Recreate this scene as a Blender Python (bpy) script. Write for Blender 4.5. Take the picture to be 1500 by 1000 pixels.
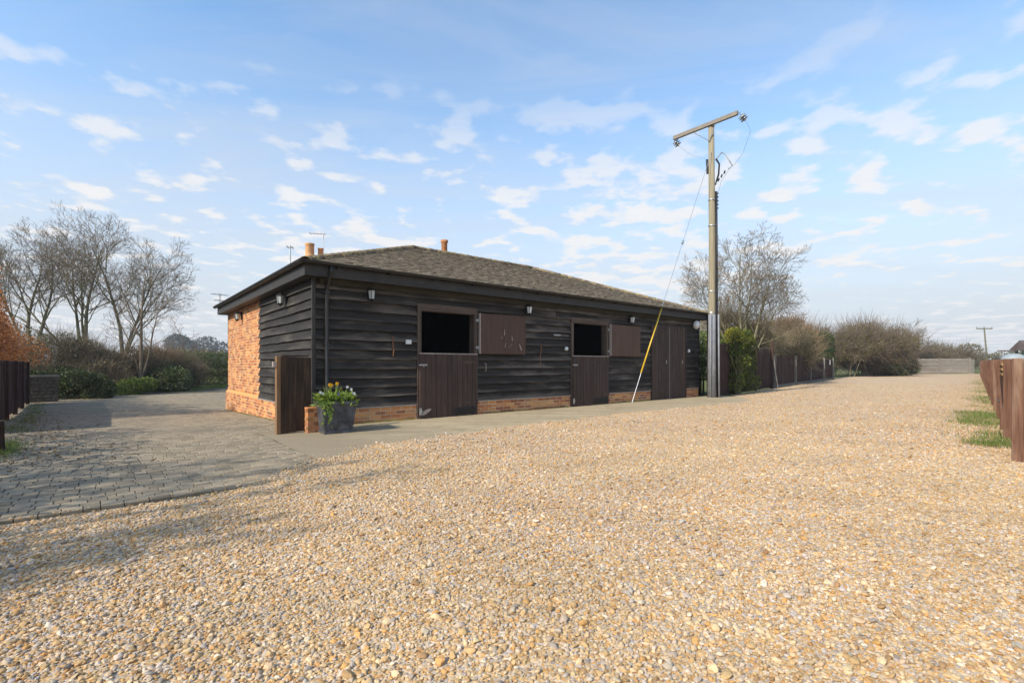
import bpy, math, random
import numpy as np
from mathutils import Vector, Matrix
R = math.radians
for o in list(bpy.data.objects):
    bpy.data.objects.remove(o)
scene = bpy.context.scene
col = scene.collection

# ------------------------------------------------------------------ camera
cam_d = bpy.data.cameras.new('camera')
cam = bpy.data.objects.new('camera', cam_d)
col.objects.link(cam)
cam.location = (0, 0, 1.15)
cam.rotation_euler = (R(90), 0, 0)
cam_d.sensor_width = 36
cam_d.lens = 36 * 710 / 1500
cam_d.shift_y = 34 / 1500
cam_d.clip_start = 0.05
cam_d.clip_end = 5000
scene.camera = cam

# ------------------------------------------------------------------ light
SUN_EL = R(36)
SUN_TRAVEL = R(43.5)          # horizontal heading of the light, from +X
sd = bpy.data.lights.new('sun', 'SUN')
sd.energy = 3.1
sd.angle = R(0.55)
sd.color = (1.0, 0.93, 0.81)
sun = bpy.data.objects.new('sun', sd)
col.objects.link(sun)
ldir = Vector((math.cos(SUN_EL) * math.cos(SUN_TRAVEL), math.cos(SUN_EL) * math.sin(SUN_TRAVEL), -math.sin(SUN_EL)))
sun.rotation_euler = ldir.to_track_quat('-Z', 'Y').to_euler()
sun.location = (-20, -20, 30)

world = bpy.data.worlds.new('World')
scene.world = world
world.use_nodes = True
wt = world.node_tree
wt.nodes.clear()
def wn(t, **k):
    n = wt.nodes.new(t)
    for a, b in k.items():
        setattr(n, a, b)
    return n
def wmath(op, a, b=None, clamp=False):
    n = wn('ShaderNodeMath', operation=op, use_clamp=clamp)
    for i, x in enumerate((a, b)):
        if x is None:
            continue
        if hasattr(x, 'is_output'):
            wt.links.new(x, n.inputs[i])
        else:
            n.inputs[i].default_value = x
    return n.outputs[0]
sky = wn('ShaderNodeTexSky', sky_type='NISHITA', sun_disc=False)
sky.sun_elevation = SUN_EL
sky.sun_rotation = math.atan2(-math.cos(SUN_TRAVEL), -math.sin(SUN_TRAVEL)) % (2 * math.pi)
sky.air_density = 1.0
sky.dust_density = 0.4
sky.ozone_density = 1.3
tc = wn('ShaderNodeTexCoord')
sep = wn('ShaderNodeSeparateXYZ')
wt.links.new(tc.outputs['Generated'], sep.inputs[0])
zc = wmath('MAXIMUM', sep.outputs[2], 0.0)
den = wmath('ADD', zc, 0.10)
px = wmath('DIVIDE', sep.outputs[0], den)
py = wmath('DIVIDE', sep.outputs[1], den)
comb = wn('ShaderNodeCombineXYZ')
wt.links.new(px, comb.inputs[0]); wt.links.new(py, comb.inputs[1])
def wnoise(vec, scale, detail, rough, dist=0.0, sx=1, sy=1, off=(0, 0, 0), rot=0):
    mp = wn('ShaderNodeMapping')
    mp.inputs['Scale'].default_value = (sx, sy, 1)
    mp.inputs['Location'].default_value = off
    mp.inputs['Rotation'].default_value = (0, 0, rot)
    wt.links.new(vec, mp.inputs[0])
    n = wn('ShaderNodeTexNoise')
    n.inputs['Scale'].default_value = scale
    n.inputs['Detail'].default_value = detail
    n.inputs['Roughness'].default_value = rough
    n.inputs['Distortion'].default_value = dist
    wt.links.new(mp.outputs[0], n.inputs['Vector'])
    return n.outputs[0]
def wrange(x, a, b, c=0, d=1, smooth=True):
    n = wn('ShaderNodeMapRange')
    n.interpolation_type = 'SMOOTHSTEP' if smooth else 'LINEAR'
    wt.links.new(x, n.inputs[0])
    for i, q in enumerate((a, b, c, d)):
        n.inputs[i + 1].default_value = q
    return n.outputs[0]
# small fair-weather cumulus, low over the horizon
cu = wnoise(comb.outputs[0], 5.0, 7, 0.5, 0.05, off=(3.1, 7.7, 0))
cover = wnoise(comb.outputs[0], 0.55, 3, 0.5, 0.0, off=(1.7, 2.2, 0))
cu2 = wmath('ADD', cu, wmath('MULTIPLY', wmath('SUBTRACT', cover, 0.5), 0.5))
cmask = wrange(cu2, 0.495, 0.625)
lowband = wrange(sep.outputs[2], 0.58, 0.26)
cmask = wmath('MULTIPLY', wmath('MULTIPLY', cmask, lowband), 0.9)
# thin cirrus higher up
ci = wnoise(comb.outputs[0], 1.1, 9, 0.62, 0.9, sx=0.55, sy=1.9, off=(5.3, 1.2, 0), rot=R(28))
ci_m = wmath('MULTIPLY', wrange(ci, 0.34, 0.80), 0.46)
veil = wrange(sep.outputs[2], 0.58, 0.03, 0.0, 0.97)
allc = wmath('SUBTRACT', 1.0, wmath('MULTIPLY', wmath('SUBTRACT', 1.0, ci_m), wmath('SUBTRACT', 1.0, veil)))
mix1 = wn('ShaderNodeMixRGB'); mix1.inputs[2].default_value = (2.7, 2.82, 3.02, 1)
tint = wn('ShaderNodeMixRGB', blend_type='MULTIPLY'); tint.inputs[0].default_value = 1.0; tint.inputs[2].default_value = (0.84, 1.06, 1.13, 1)
wt.links.new(sky.outputs[0], tint.inputs[1])
wt.links.new(tint.outputs[0], mix1.inputs[1]); wt.links.new(allc, mix1.inputs[0])
mix2 = wn('ShaderNodeMixRGB')
shade = wnoise(comb.outputs[0], 5.5, 4, 0.5, 0.0)
cc = wn('ShaderNodeMixRGB'); cc.inputs[1].default_value = (3.35, 3.37, 3.42, 1); cc.inputs[2].default_value = (3.75, 3.7, 3.66, 1)
wt.links.new(shade, cc.inputs[0])
wt.links.new(mix1.outputs[0], mix2.inputs[1]); wt.links.new(cc.outputs[0], mix2.inputs[2]); wt.links.new(cmask, mix2.inputs[0])
bg = wn('ShaderNodeBackground'); bg.inputs[1].default_value = 0.15
wt.links.new(mix2.outputs[0], bg.inputs[0])
wo = wn('ShaderNodeOutputWorld')
wt.links.new(bg.outputs[0], wo.inputs[0])

scene.view_settings.view_transform = 'Standard'
scene.view_settings.look = 'None'
scene.view_settings.gamma = 1
scene.view_settings.exposure = 0.80
scene.render.engine = 'CYCLES'
cy = scene.cycles
cy.use_denoising = True
cy.max_bounces = 6
cy.diffuse_bounces = 3
cy.glossy_bounces = 2
cy.transmission_bounces = 4
cy.transparent_max_bounces = 6
cy.use_adaptive_sampling = True
cy.adaptive_threshold = 0.015

# ------------------------------------------------------------------ frame of the stable yard
A = math.atan2(0.63885587, 0.76932644)
UX, UY = math.cos(A), math.sin(A)
CX, CY = -3.6097, 8.8680
def W(u, v, z=0.0):
    return (CX + u * UX - v * UY, CY + u * UY + v * UX, z)
def to_uv(x, y):
    dx, dy = x - CX, y - CY
    return dx * UX + dy * UY, -dx * UY + dy * UX
def sm(x, a, b):
    t = np.clip((x - a) / (b - a), 0, 1)
    return t * t * (3 - 2 * t)
def tz(u, v):
    return -0.031 * np.clip(v, 0, 9.5) * (1 - sm(u, 0.5, 13.0))
def tzw(x, y):
    u, v = to_uv(x, y)
    return float(tz(u, v))

# ------------------------------------------------------------------ materials
class NT:
    def __init__(s, name):
        s.m = bpy.data.materials.new(name)
        s.m.use_nodes = True
        s.t = s.m.node_tree
        s.b = s.t.nodes['Principled BSDF']
        s.out = s.t.nodes['Material Output']
    def n(s, typ, **k):
        n = s.t.nodes.new(typ)
        for a, b in k.items():
            setattr(n, a, b)
        return n
    def l(s, a, b):
        s.t.links.new(a, b)
    def put(s, x, sock):
        if hasattr(x, 'is_output'):
            s.l(x, sock)
        elif x is not None:
            sock.default_value = x
    def math(s, op, a, b=None, clamp=False):
        n = s.n('ShaderNodeMath', operation=op, use_clamp=clamp)
        s.put(a, n.inputs[0])
        if b is not None:
            s.put(b, n.inputs[1])
        return n.outputs[0]
    def mix(s, f, a, b, blend='MIX'):
        n = s.n('ShaderNodeMixRGB', blend_type=blend)
        s.put(f, n.inputs[0])
        for x, i in ((a, 1), (b, 2)):
            if isinstance(x, tuple):
                x = tuple(x) + (1,) * (4 - len(x))
            s.put(x, n.inputs[i])
        return n.outputs[0]
    def rng(s, x, a, b, c=0.0, d=1.0):
        n = s.n('ShaderNodeMapRange')
        s.put(x, n.inputs[0])
        for i, q in enumerate((a, b, c, d)):
            n.inputs[i + 1].default_value = q
        return n.outputs[0]
    def coord(s, which='Object', scale=(1, 1, 1), rnd=True):
        c = s.n('ShaderNodeTexCoord').outputs[which]
        mp = s.n('ShaderNodeMapping')
        mp.inputs['Scale'].default_value = scale
        s.l(c, mp.inputs[0])
        if rnd:
            oi = s.n('ShaderNodeObjectInfo')
            v = s.n('ShaderNodeVectorMath', operation='SCALE')
            v.inputs[0].default_value = (37.1, 53.3, 71.7)
            s.l(oi.outputs['Random'], v.inputs['Scale'])
            s.l(v.outputs[0], mp.inputs['Location'])
        return mp.outputs[0]
    def geo(s, scale=(1, 1, 1), rot=0):
        g = s.n('ShaderNodeNewGeometry')
        mp = s.n('ShaderNodeMapping')
        mp.inputs['Scale'].default_value = scale
        mp.inputs['Rotation'].default_value = (0, 0, rot)
        s.l(g.outputs['Position'], mp.inputs[0])
        return mp.outputs[0]
    def noise(s, vec, scale, detail=4, rough=0.55, dist=0.0, out=0):
        n = s.n('ShaderNodeTexNoise')
        s.l(vec, n.inputs['Vector'])
        n.inputs['Scale'].default_value = scale
        n.inputs['Detail'].default_value = detail
        n.inputs['Roughness'].default_value = rough
        n.inputs['Distortion'].default_value = dist
        return n.outputs[out]
    def ramp(s, f, stops, interp='LINEAR'):
        n = s.n('ShaderNodeValToRGB')
        e = n.color_ramp.elements
        while len(e) < len(stops):
            e.new(0.5)
        n.color_ramp.interpolation = interp
        for i, (p, c) in enumerate(stops):
            e[i].position = p
            e[i].color = tuple(c) + (1,)
        s.put(f, n.inputs[0])
        return n.outputs[0]
    def rand(s):
        a = s.n('ShaderNodeObjectInfo').outputs['Random']
        b = s.n('ShaderNodeNewGeometry').outputs['Random Per Island']
        return s.math('FRACT', s.math('ADD', a, b))
    def bump(s, h, strength=0.5, dist=0.01):
        n = s.n('ShaderNodeBump')
        n.inputs['Strength'].default_value = strength
        n.inputs['Distance'].default_value = dist
        s.l(h, n.inputs['Height'])
        s.l(n.outputs[0], s.b.inputs['Normal'])
    def done(s, c, rough=0.8, spec=0.3, metal=0.0):
        if isinstance(c, tuple):
            c = tuple(c) + (1,) * (4 - len(c))
        s.put(c, s.b.inputs['Base Color'])
        s.put(rough, s.b.inputs['Roughness'])
        s.b.inputs['Specular IOR Level'].default_value = spec
        s.b.inputs['Metallic'].default_value = metal
        return s.m

def wood(name, c1, c2, c3, axis='z', rough=0.75, worn=0.35, grain=1.0, freq=1.0, edge=0.0):
    """weathered timber: grain stretched along one axis"""
    t = NT(name)
    st = {'x': (0.6, 14, 14), 'y': (14, 0.6, 14), 'z': (14, 14, 0.6)}[axis]
    st = tuple(a * freq for a in st)
    v = t.coord('Object', st)
    g = t.noise(v, 2.2, 6, 0.62, 0.3)
    v2 = t.coord('Object', tuple(max(0.5, x * 0.18) for x in st))
    g2 = t.noise(v2, 1.6, 4, 0.6)
    r = t.rand()
    c = t.mix(t.rng(g, 0.3, 0.72), c1, c2)
    c = t.mix(t.math('MULTIPLY', t.rng(g2, 0.50, 0.74), worn), c, c3)
    if edge:      # worn lower edge of a lapped board, its sky highlight painted in the colour
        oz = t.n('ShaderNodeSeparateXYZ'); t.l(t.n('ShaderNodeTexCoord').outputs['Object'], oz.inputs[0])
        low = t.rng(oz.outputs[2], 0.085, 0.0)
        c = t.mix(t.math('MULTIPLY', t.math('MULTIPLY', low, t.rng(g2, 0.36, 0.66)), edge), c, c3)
    c = t.mix(t.rng(r, 0, 1, 0.0, 0.45), c, t.mix(1.0, c, (0.45, 0.45, 0.45), 'MULTIPLY'))
    t.bump(g, 0.55 * grain, 0.006)
    return t.done(c, t.rng(g2, 0.3, 0.7, rough - 0.12, min(1, rough + 0.15)), 0.3)

def plain(name, c, rough=0.6, spec=0.4, metal=0.0, var=0.25, scale=9.0, bump=0.15):
    t = NT(name)
    v = t.coord('Object')
    n = t.noise(v, scale, 5, 0.6)
    cc = t.mix(t.rng(n, 0.3, 0.7), tuple(x * (1 - var) for x in c), tuple(min(1, x * (1 + var)) for x in c))
    if bump:
        t.bump(n, bump, 0.004)
    return t.done(cc, t.rng(n, 0.3, 0.7, max(0.05, rough - 0.1), min(1, rough + 0.1)), spec, metal)

def leafmat(name, stops, rough=0.6, trans=0.35):
    t = NT(name)
    r = t.n('ShaderNodeNewGeometry').outputs['Random Per Island']
    big = t.noise(t.geo(), 0.9, 3, 0.5)
    f = t.math('ADD', t.math('MULTIPLY', r, 0.75), t.rng(big, 0.3, 0.7, -0.05, 0.3), True)
    c = t.ramp(f, stops)
    t.done(c, rough, 0.3)
    if trans:
        tr = t.n('ShaderNodeBsdfTranslucent')
        t.l(c, tr.inputs[0])
        mx = t.n('ShaderNodeMixShader'); mx.inputs[0].default_value = trans
        t.l(t.b.outputs[0], mx.inputs[1]); t.l(tr.outputs[0], mx.inputs[2])
        t.l(mx.outputs[0], t.out.inputs[0])
    return t.m

M = {}
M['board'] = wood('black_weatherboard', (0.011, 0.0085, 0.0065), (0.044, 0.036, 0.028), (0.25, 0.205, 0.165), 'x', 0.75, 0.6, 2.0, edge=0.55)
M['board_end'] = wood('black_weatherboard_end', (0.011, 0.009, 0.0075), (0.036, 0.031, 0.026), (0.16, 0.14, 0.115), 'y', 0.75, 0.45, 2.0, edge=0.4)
M['black'] = plain('black_painted_timber', (0.030, 0.026, 0.022), 0.55, 0.4, 0, 0.5, 5)
M['blackpl'] = plain('black_gutter_plastic', (0.012, 0.0115, 0.011), 0.4, 0.5, 0, 0.3, 4, 0.05)
M['soffit'] = wood('stained_soffit', (0.03, 0.026, 0.017), (0.07, 0.058, 0.035), (0.10, 0.09, 0.05), 'x', 0.85, 0.5)
M['door'] = wood('brown_door_timber', (0.040, 0.024, 0.018), (0.088, 0.055, 0.042), (0.21, 0.155, 0.12), 'z', 0.65, 0.35)
M['frame'] = wood('brown_frame_timber', (0.07, 0.047, 0.034), (0.135, 0.097, 0.072), (0.25, 0.20, 0.15), 'z', 0.7, 0.45)
M['framex'] = wood('brown_head_timber', (0.07, 0.047, 0.034), (0.135, 0.097, 0.072), (0.25, 0.20, 0.15), 'x', 0.7, 0.45)
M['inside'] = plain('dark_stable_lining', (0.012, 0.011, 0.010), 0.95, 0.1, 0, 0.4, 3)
M['worn'] = plain('worn_and_sunlit_timber', (0.36, 0.30, 0.26), 0.8, 0.2, 0, 0.3, 20)
M['iron'] = plain('black_iron', (0.025, 0.024, 0.024), 0.5, 0.5, 0.6, 0.4, 20)
M['steel'] = plain('galvanised_steel', (0.42, 0.43, 0.44), 0.42, 0.5, 0.75, 0.25, 7)
M['greyplastic'] = plain('grey_cable_cover', (0.24, 0.245, 0.265), 0.6, 0.3, 0, 0.2, 4, 0.05)
M['white'] = plain('white_plastic', (0.68, 0.68, 0.66), 0.4, 0.5, 0, 0.08, 10, 0.02)
M['yellow'] = plain('yellow_plastic', (0.68, 0.44, 0.03), 0.4, 0.5, 0, 0.12, 3, 0.03)
M['strap'] = plain('leather_strap', (0.24, 0.10, 0.05), 0.7, 0.3, 0, 0.3, 20)
M['ceramic'] = plain('insulator_glass', (0.22, 0.23, 0.23), 0.15, 0.6, 0, 0.3, 30, 0.02)
M['clay'] = plain('terracotta', (0.46, 0.20, 0.085), 0.8, 0.25, 0, 0.3, 5)
M['claypale'] = plain('pale_terracotta', (0.56, 0.30, 0.14), 0.8, 0.25, 0, 0.3, 5)
M['lead'] = plain('lead_grey_planter', (0.075, 0.078, 0.088), 0.5, 0.45, 0.2, 0.55, 8, 0.3)
M['mortar'] = plain('lime_mortar', (0.60, 0.51, 0.38), 0.95, 0.1, 0, 0.25, 30, 0.4)
M['concrete_post'] = plain('weathered_post', (0.20, 0.18, 0.15), 0.9, 0.2, 0, 0.3, 10)
M['flint'] = plain('mossy_flint', (0.10, 0.085, 0.065), 0.8, 0.3, 0, 0.5, 9)
M['soil'] = plain('soil', (0.045, 0.032, 0.022), 1.0, 0.1, 0, 0.4, 20, 0.6)
M['fence'] = wood('fence_brown', (0.05, 0.026, 0.019), (0.098, 0.052, 0.038), (0.17, 0.12, 0.09), 'z', 0.85, 0.3)
M['fence_red'] = wood('fence_red_brown', (0.08, 0.036, 0.021), (0.22, 0.108, 0.066), (0.38, 0.27, 0.19), 'z', 0.9, 0.75, 2.5, 1.5)
M['gate_dark'] = wood('dark_gate_timber', (0.014, 0.009, 0.006), (0.055, 0.032, 0.02), (0.15, 0.09, 0.05), 'z', 0.85, 0.5, 2.0)
M['grey_wood'] = wood('silvered_boards', (0.20, 0.17, 0.14), (0.33, 0.29, 0.24), (0.44, 0.39, 0.32), 'x', 0.9, 0.4)
M['pole'] = wood('pole_timber', (0.24, 0.20, 0.13), (0.38, 0.325, 0.22), (0.48, 0.42, 0.31), 'z', 0.85, 0.4, 1.0)
M['bark'] = plain('grey_green_bark', (0.17, 0.15, 0.095), 0.95, 0.1, 0, 0.45, 6, 0.6)
M['barkpale'] = plain('pale_olive_bark', (0.20, 0.18, 0.11), 0.95, 0.1, 0, 0.4, 6, 0.6)
M['twig'] = plain('brown_twig', (0.19, 0.145, 0.10), 0.95, 0.1, 0, 0.35, 2, 0)
M['twigpale'] = plain('pale_twig', (0.31, 0.25, 0.155), 0.95, 0.1, 0, 0.35, 2, 0)
M['twigred'] = plain('reddish_twig', (0.26, 0.165, 0.10), 0.95, 0.1, 0, 0.35, 2, 0)
M['copper'] = leafmat('copper_beech_leaf', [(0.0, (0.17, 0.055, 0.018)), (0.4, (0.38, 0.14, 0.042)), (0.75, (0.52, 0.235, 0.075)), (1.0, (0.62, 0.36, 0.15))], 0.55, 0.3)
M['evergreen'] = leafmat('evergreen_leaf', [(0.0, (0.022, 0.033, 0.012)), (0.5, (0.062, 0.085, 0.026)), (0.85, (0.11, 0.14, 0.042)), (1.0, (0.19, 0.18, 0.07))], 0.45, 0.2)
M['hedgegreen'] = leafmat('ivy_hedge_leaf', [(0.0, (0.03, 0.045, 0.015)), (0.5, (0.085, 0.12, 0.035)), (0.85, (0.16, 0.19, 0.06)), (1.0, (0.26, 0.24, 0.11))], 0.5, 0.25)
M['olive'] = leafmat('olive_brown_leaf', [(0.0, (0.05, 0.045, 0.02)), (0.4, (0.13, 0.11, 0.045)), (0.75, (0.20, 0.17, 0.07)), (1.0, (0.30, 0.23, 0.12))], 0.7, 0.2)
M['golden'] = leafmat('golden_conifer_leaf', [(0.0, (0.03, 0.055, 0.014)), (0.5, (0.10, 0.14, 0.03)), (0.85, (0.24, 0.26, 0.045)), (1.0, (0.42, 0.38, 0.06))], 0.6, 0.3)
M['goldtip'] = leafmat('gold_shoot', [(0.0, (0.20, 0.20, 0.03)), (0.5, (0.38, 0.34, 0.045)), (1.0, (0.55, 0.48, 0.08))], 0.6, 0.35)
M['lime'] = leafmat('lime_leaf', [(0.0, (0.06, 0.09, 0.02)), (0.6, (0.14, 0.19, 0.03)), (1.0, (0.26, 0.27, 0.05))], 0.6, 0.3)
M['conifer'] = leafmat('conifer_leaf', [(0.0, (0.02, 0.04, 0.015)), (0.6, (0.05, 0.09, 0.03)), (1.0, (0.13, 0.16, 0.05))], 0.6, 0.2)
M['plant'] = leafmat('planter_leaf', [(0.0, (0.06, 0.11, 0.018)), (0.5, (0.17, 0.27, 0.04)), (1.0, (0.42, 0.46, 0.09))], 0.5, 0.35)
M['grass'] = leafmat('grass_blade', [(0.0, (0.08, 0.12, 0.022)), (0.6, (0.18, 0.25, 0.055)), (1.0, (0.38, 0.36, 0.15))], 0.6, 0.3)
M['straw'] = leafmat('dead_leaf', [(0.0, (0.16, 0.10, 0.05)), (0.6, (0.30, 0.20, 0.11)), (1.0, (0.42, 0.33, 0.22))], 0.8, 0.2)
M['farwood'] = leafmat('far_wood_leaf', [(0.0, (0.06, 0.065, 0.05)), (0.6, (0.11, 0.11, 0.08)), (1.0, (0.18, 0.17, 0.12))], 0.9, 0.1)
M['petal_y'] = plain('yellow_petal', (0.85, 0.52, 0.04), 0.6, 0.2, 0, 0.15, 30, 0)
M['petal_w'] = plain('white_petal', (0.75, 0.75, 0.74), 0.6, 0.2, 0, 0.1, 30, 0)
M['petal_v'] = plain('violet_petal', (0.10, 0.07, 0.20), 0.6, 0.2, 0, 0.2, 30, 0)
M['shedroof'] = plain('purple_brown_roof', (0.11, 0.085, 0.08), 0.7, 0.3, 0, 0.2, 2)
M['bluewall'] = plain('pale_blue_boarding', (0.42, 0.52, 0.58), 0.7, 0.3, 0, 0.1, 3)
M['tank'] = plain('grey_tank_plastic', (0.30, 0.33, 0.34), 0.5, 0.4, 0, 0.15, 3)
M['railyellow'] = wood('bright_rail_timber', (0.34, 0.19, 0.06), (0.50, 0.30, 0.10), (0.60, 0.42, 0.2), 'x', 0.8, 0.3)

# brick: one colour per brick
t = NT('red_brick')
r = t.rand()
c = t.ramp(r, [(0.0, (0.25, 0.088, 0.042)), (0.25, (0.43, 0.145, 0.055)), (0.55, (0.54, 0.215, 0.075)), (0.85, (0.64, 0.32, 0.11)), (0.95, (0.50, 0.24, 0.10)), (1.0, (0.36, 0.20, 0.12))])
n = t.noise(t.geo(), 26, 5, 0.65)
n2 = t.noise(t.geo(), 3.1, 4, 0.6)
c = t.mix(t.rng(n, 0.35, 0.75, 0, 0.28), c, (0.58, 0.36, 0.20))
c = t.mix(t.rng(n2, 0.52, 0.75, 0, 0.5), c, (0.30, 0.24, 0.17))
t.bump(n, 0.5, 0.004)
M['brick'] = t.done(c, 0.9, 0.15)
# roof tile
t = NT('old_clay_roof_tile')
r = t.rand()
c = t.ramp(r, [(0.0, (0.112, 0.084, 0.056)), (0.4, (0.158, 0.121, 0.082)), (0.8, (0.195, 0.152, 0.105)), (1.0, (0.25, 0.19, 0.13))])
n2 = t.noise(t.geo(), 1.3, 5, 0.65)
n = t.noise(t.geo(), 19, 5, 0.7)
c = t.mix(t.rng(n, 0.45, 0.75, 0, 0.6), c, (0.24, 0.205, 0.14))
c = t.mix(t.rng(n2, 0.55, 0.72, 0, 0.55), c, (0.20, 0.165, 0.09))
t.bump(n, 0.8, 0.01)
M['tile'] = t.done(c, 0.95, 0.15)
t = NT('lichened_ridge_tile')
r = t.rand()
n = t.noise(t.geo(), 9, 6, 0.7)
c = t.ramp(r, [(0.0, (0.12, 0.09, 0.07)), (0.5, (0.20, 0.15, 0.11)), (1.0, (0.28, 0.20, 0.13))])
c = t.mix(t.rng(n, 0.47, 0.62, 0, 0.85), c, (0.42, 0.33, 0.13))
c = t.mix(t.rng(t.noise(t.geo(), 5, 4, 0.6), 0.55, 0.68, 0, 0.8), c, (0.05, 0.045, 0.035))
t.bump(n, 0.9, 0.015)
M['ridge'] = t.done(c, 0.95, 0.1)
# paving sett
t = NT('concrete_sett')
r = t.rand()
c = t.ramp(r, [(0.0, (0.19, 0.15, 0.10)), (0.5, (0.265, 0.21, 0.142)), (0.85, (0.33, 0.265, 0.185)), (1.0, (0.34, 0.25, 0.155))])
n = t.noise(t.geo(), 40, 5, 0.7)
n2 = t.noise(t.geo((1, 1, 1), -A), 0.55, 5, 0.6)
n3 = t.noise(t.geo(), 2.2, 5, 0.62)
c = t.mix(t.rng(n, 0.35, 0.7, 0, 0.4), c, (0.37, 0.30, 0.205))
c = t.mix(t.rng(n2, 0.5, 0.66, 0, 0.5), c, (0.16, 0.137, 0.104))
c = t.mix(t.rng(n3, 0.58, 0.72, 0, 0.4), c, (0.13, 0.13, 0.075))
t.bump(n, 0.5, 0.006)
M['sett'] = t.done(c, 0.9, 0.2)
t = NT('sand_joint')
n = t.noise(t.geo(), 30, 5, 0.7)
n3 = t.noise(t.geo(), 1.4, 4, 0.62)
c = t.mix(t.rng(n, 0.3, 0.7), (0.08, 0.07, 0.052), (0.15, 0.13, 0.10))
c = t.mix(t.rng(n3, 0.5, 0.65, 0, 0.6), c, (0.06, 0.075, 0.03))
t.bump(n, 0.5, 0.01)
M['sand'] = t.done(c, 1.0, 0.1)
# concrete apron
t = NT('worn_concrete')
n = t.noise(t.geo(), 55, 6, 0.7)
n2 = t.noise(t.geo((0.5, 2.0, 1), -A), 1.3, 6, 0.65)
n3 = t.noise(t.geo(), 4.0, 5, 0.6)
c = t.mix(t.rng(n2, 0.32, 0.68), (0.28, 0.215, 0.13), (0.46, 0.365, 0.235))
c = t.mix(t.rng(n, 0.35, 0.75, 0, 0.5), c, (0.52, 0.425, 0.28))
c = t.mix(t.rng(n3, 0.55, 0.72, 0, 0.55), c, (0.15, 0.135, 0.09))
t.bump(n, 0.6, 0.008)
ox = t.n('ShaderNodeSeparateXYZ'); t.l(t.n('ShaderNodeTexCoord').outputs['Object'], ox.inputs[0])
c = t.mix(t.math('MULTIPLY', t.rng(t.math('ADD', ox.outputs[0], t.math('MULTIPLY', n2, 2.0)), 3.4, 0.6), 0.8), c, t.mix(t.rng(n, 0.3, 0.7), (0.21, 0.165, 0.11), (0.32, 0.255, 0.17)))
M['concrete'] = t.done(c, 0.92, 0.15)
# gravel sheet (bed and far gravel)
PAL = [((0.52, 0.345, 0.150), .25), ((0.62, 0.47, 0.265), .22), ((0.40, 0.34, 0.255), .12), ((0.46, 0.42, 0.35), .10), ((0.33, 0.19, 0.080), .08),
       ((0.66, 0.56, 0.40), .08), ((0.54, 0.29, 0.085), .09), ((0.27, 0.245, 0.21), .03), ((0.55, 0.40, 0.235), .03)]
t = NT('gravel_bed')
vo = t.n('ShaderNodeTexVoronoi'); vo.inputs['Scale'].default_value = 56
g = t.geo()
t.l(g, vo.inputs['Vector'])
hsep = t.n('ShaderNodeSeparateColor'); t.l(vo.outputs['Color'], hsep.inputs[0])
PAL = [((c_[0] * 1.05, c_[1] * 1.01, c_[2] * 1.09), w_) for c_, w_ in PAL]
stops, acc = [], 0
for cc_, w_ in PAL:
    stops.append((acc, cc_)); acc += w_
c = t.ramp(hsep.outputs[0], stops, 'CONSTANT')
n2 = t.noise(t.geo((1, 1, 1), -A), 0.5, 5, 0.6)
c = t.mix(t.rng(n2, 0.42, 0.66, 0, 0.3), c, (0.60, 0.44, 0.22))
c = t.mix(t.rng(vo.outputs['Distance'], 0.3, 0.7, 0.0, 0.2), c, (0.30, 0.22, 0.14))
inv = t.math('SUBTRACT', 1.0, vo.outputs['Distance'])
t.bump(inv, 0.6, 0.008)
M['gravelbed'] = t.done(c, 0.9, 0.2)
t = NT('pebble')
at = t.n('ShaderNodeAttribute', attribute_type='INSTANCER', attribute_name='col')
n = t.noise(t.coord('Object', (1, 1, 1), True), 1.4, 5, 0.65)
c = t.mix(t.rng(n, 0.35, 0.7, 0, 0.5), at.outputs['Color'], t.mix(1.0, at.outputs['Color'], (0.62, 0.56, 0.5), 'MULTIPLY'))
M['pebble'] = t.done(c, 0.75, 0.3)
# field
t = NT('field_grass')
n = t.noise(t.geo(), 0.5, 6, 0.65)
n2 = t.noise(t.geo(), 9, 5, 0.7)
c = t.mix(t.rng(n, 0.3, 0.7), (0.075, 0.10, 0.03), (0.15, 0.16, 0.055))
c = t.mix(t.rng(n2, 0.4, 0.7, 0, 0.6), c, (0.17, 0.14, 0.07))
t.bump(n2, 0.8, 0.05)
M['field'] = t.done(c, 1.0, 0.1)
# glass
t = NT('lantern_glass')
t.b.inputs['Base Color'].default_value = (0.8, 0.82, 0.78, 1)
t.b.inputs['Roughness'].default_value = 0.35
t.b.inputs['Transmission Weight'].default_value = 0.5
t.b.inputs['Specular IOR Level'].default_value = 0.6
M['glass'] = t.m

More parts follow.
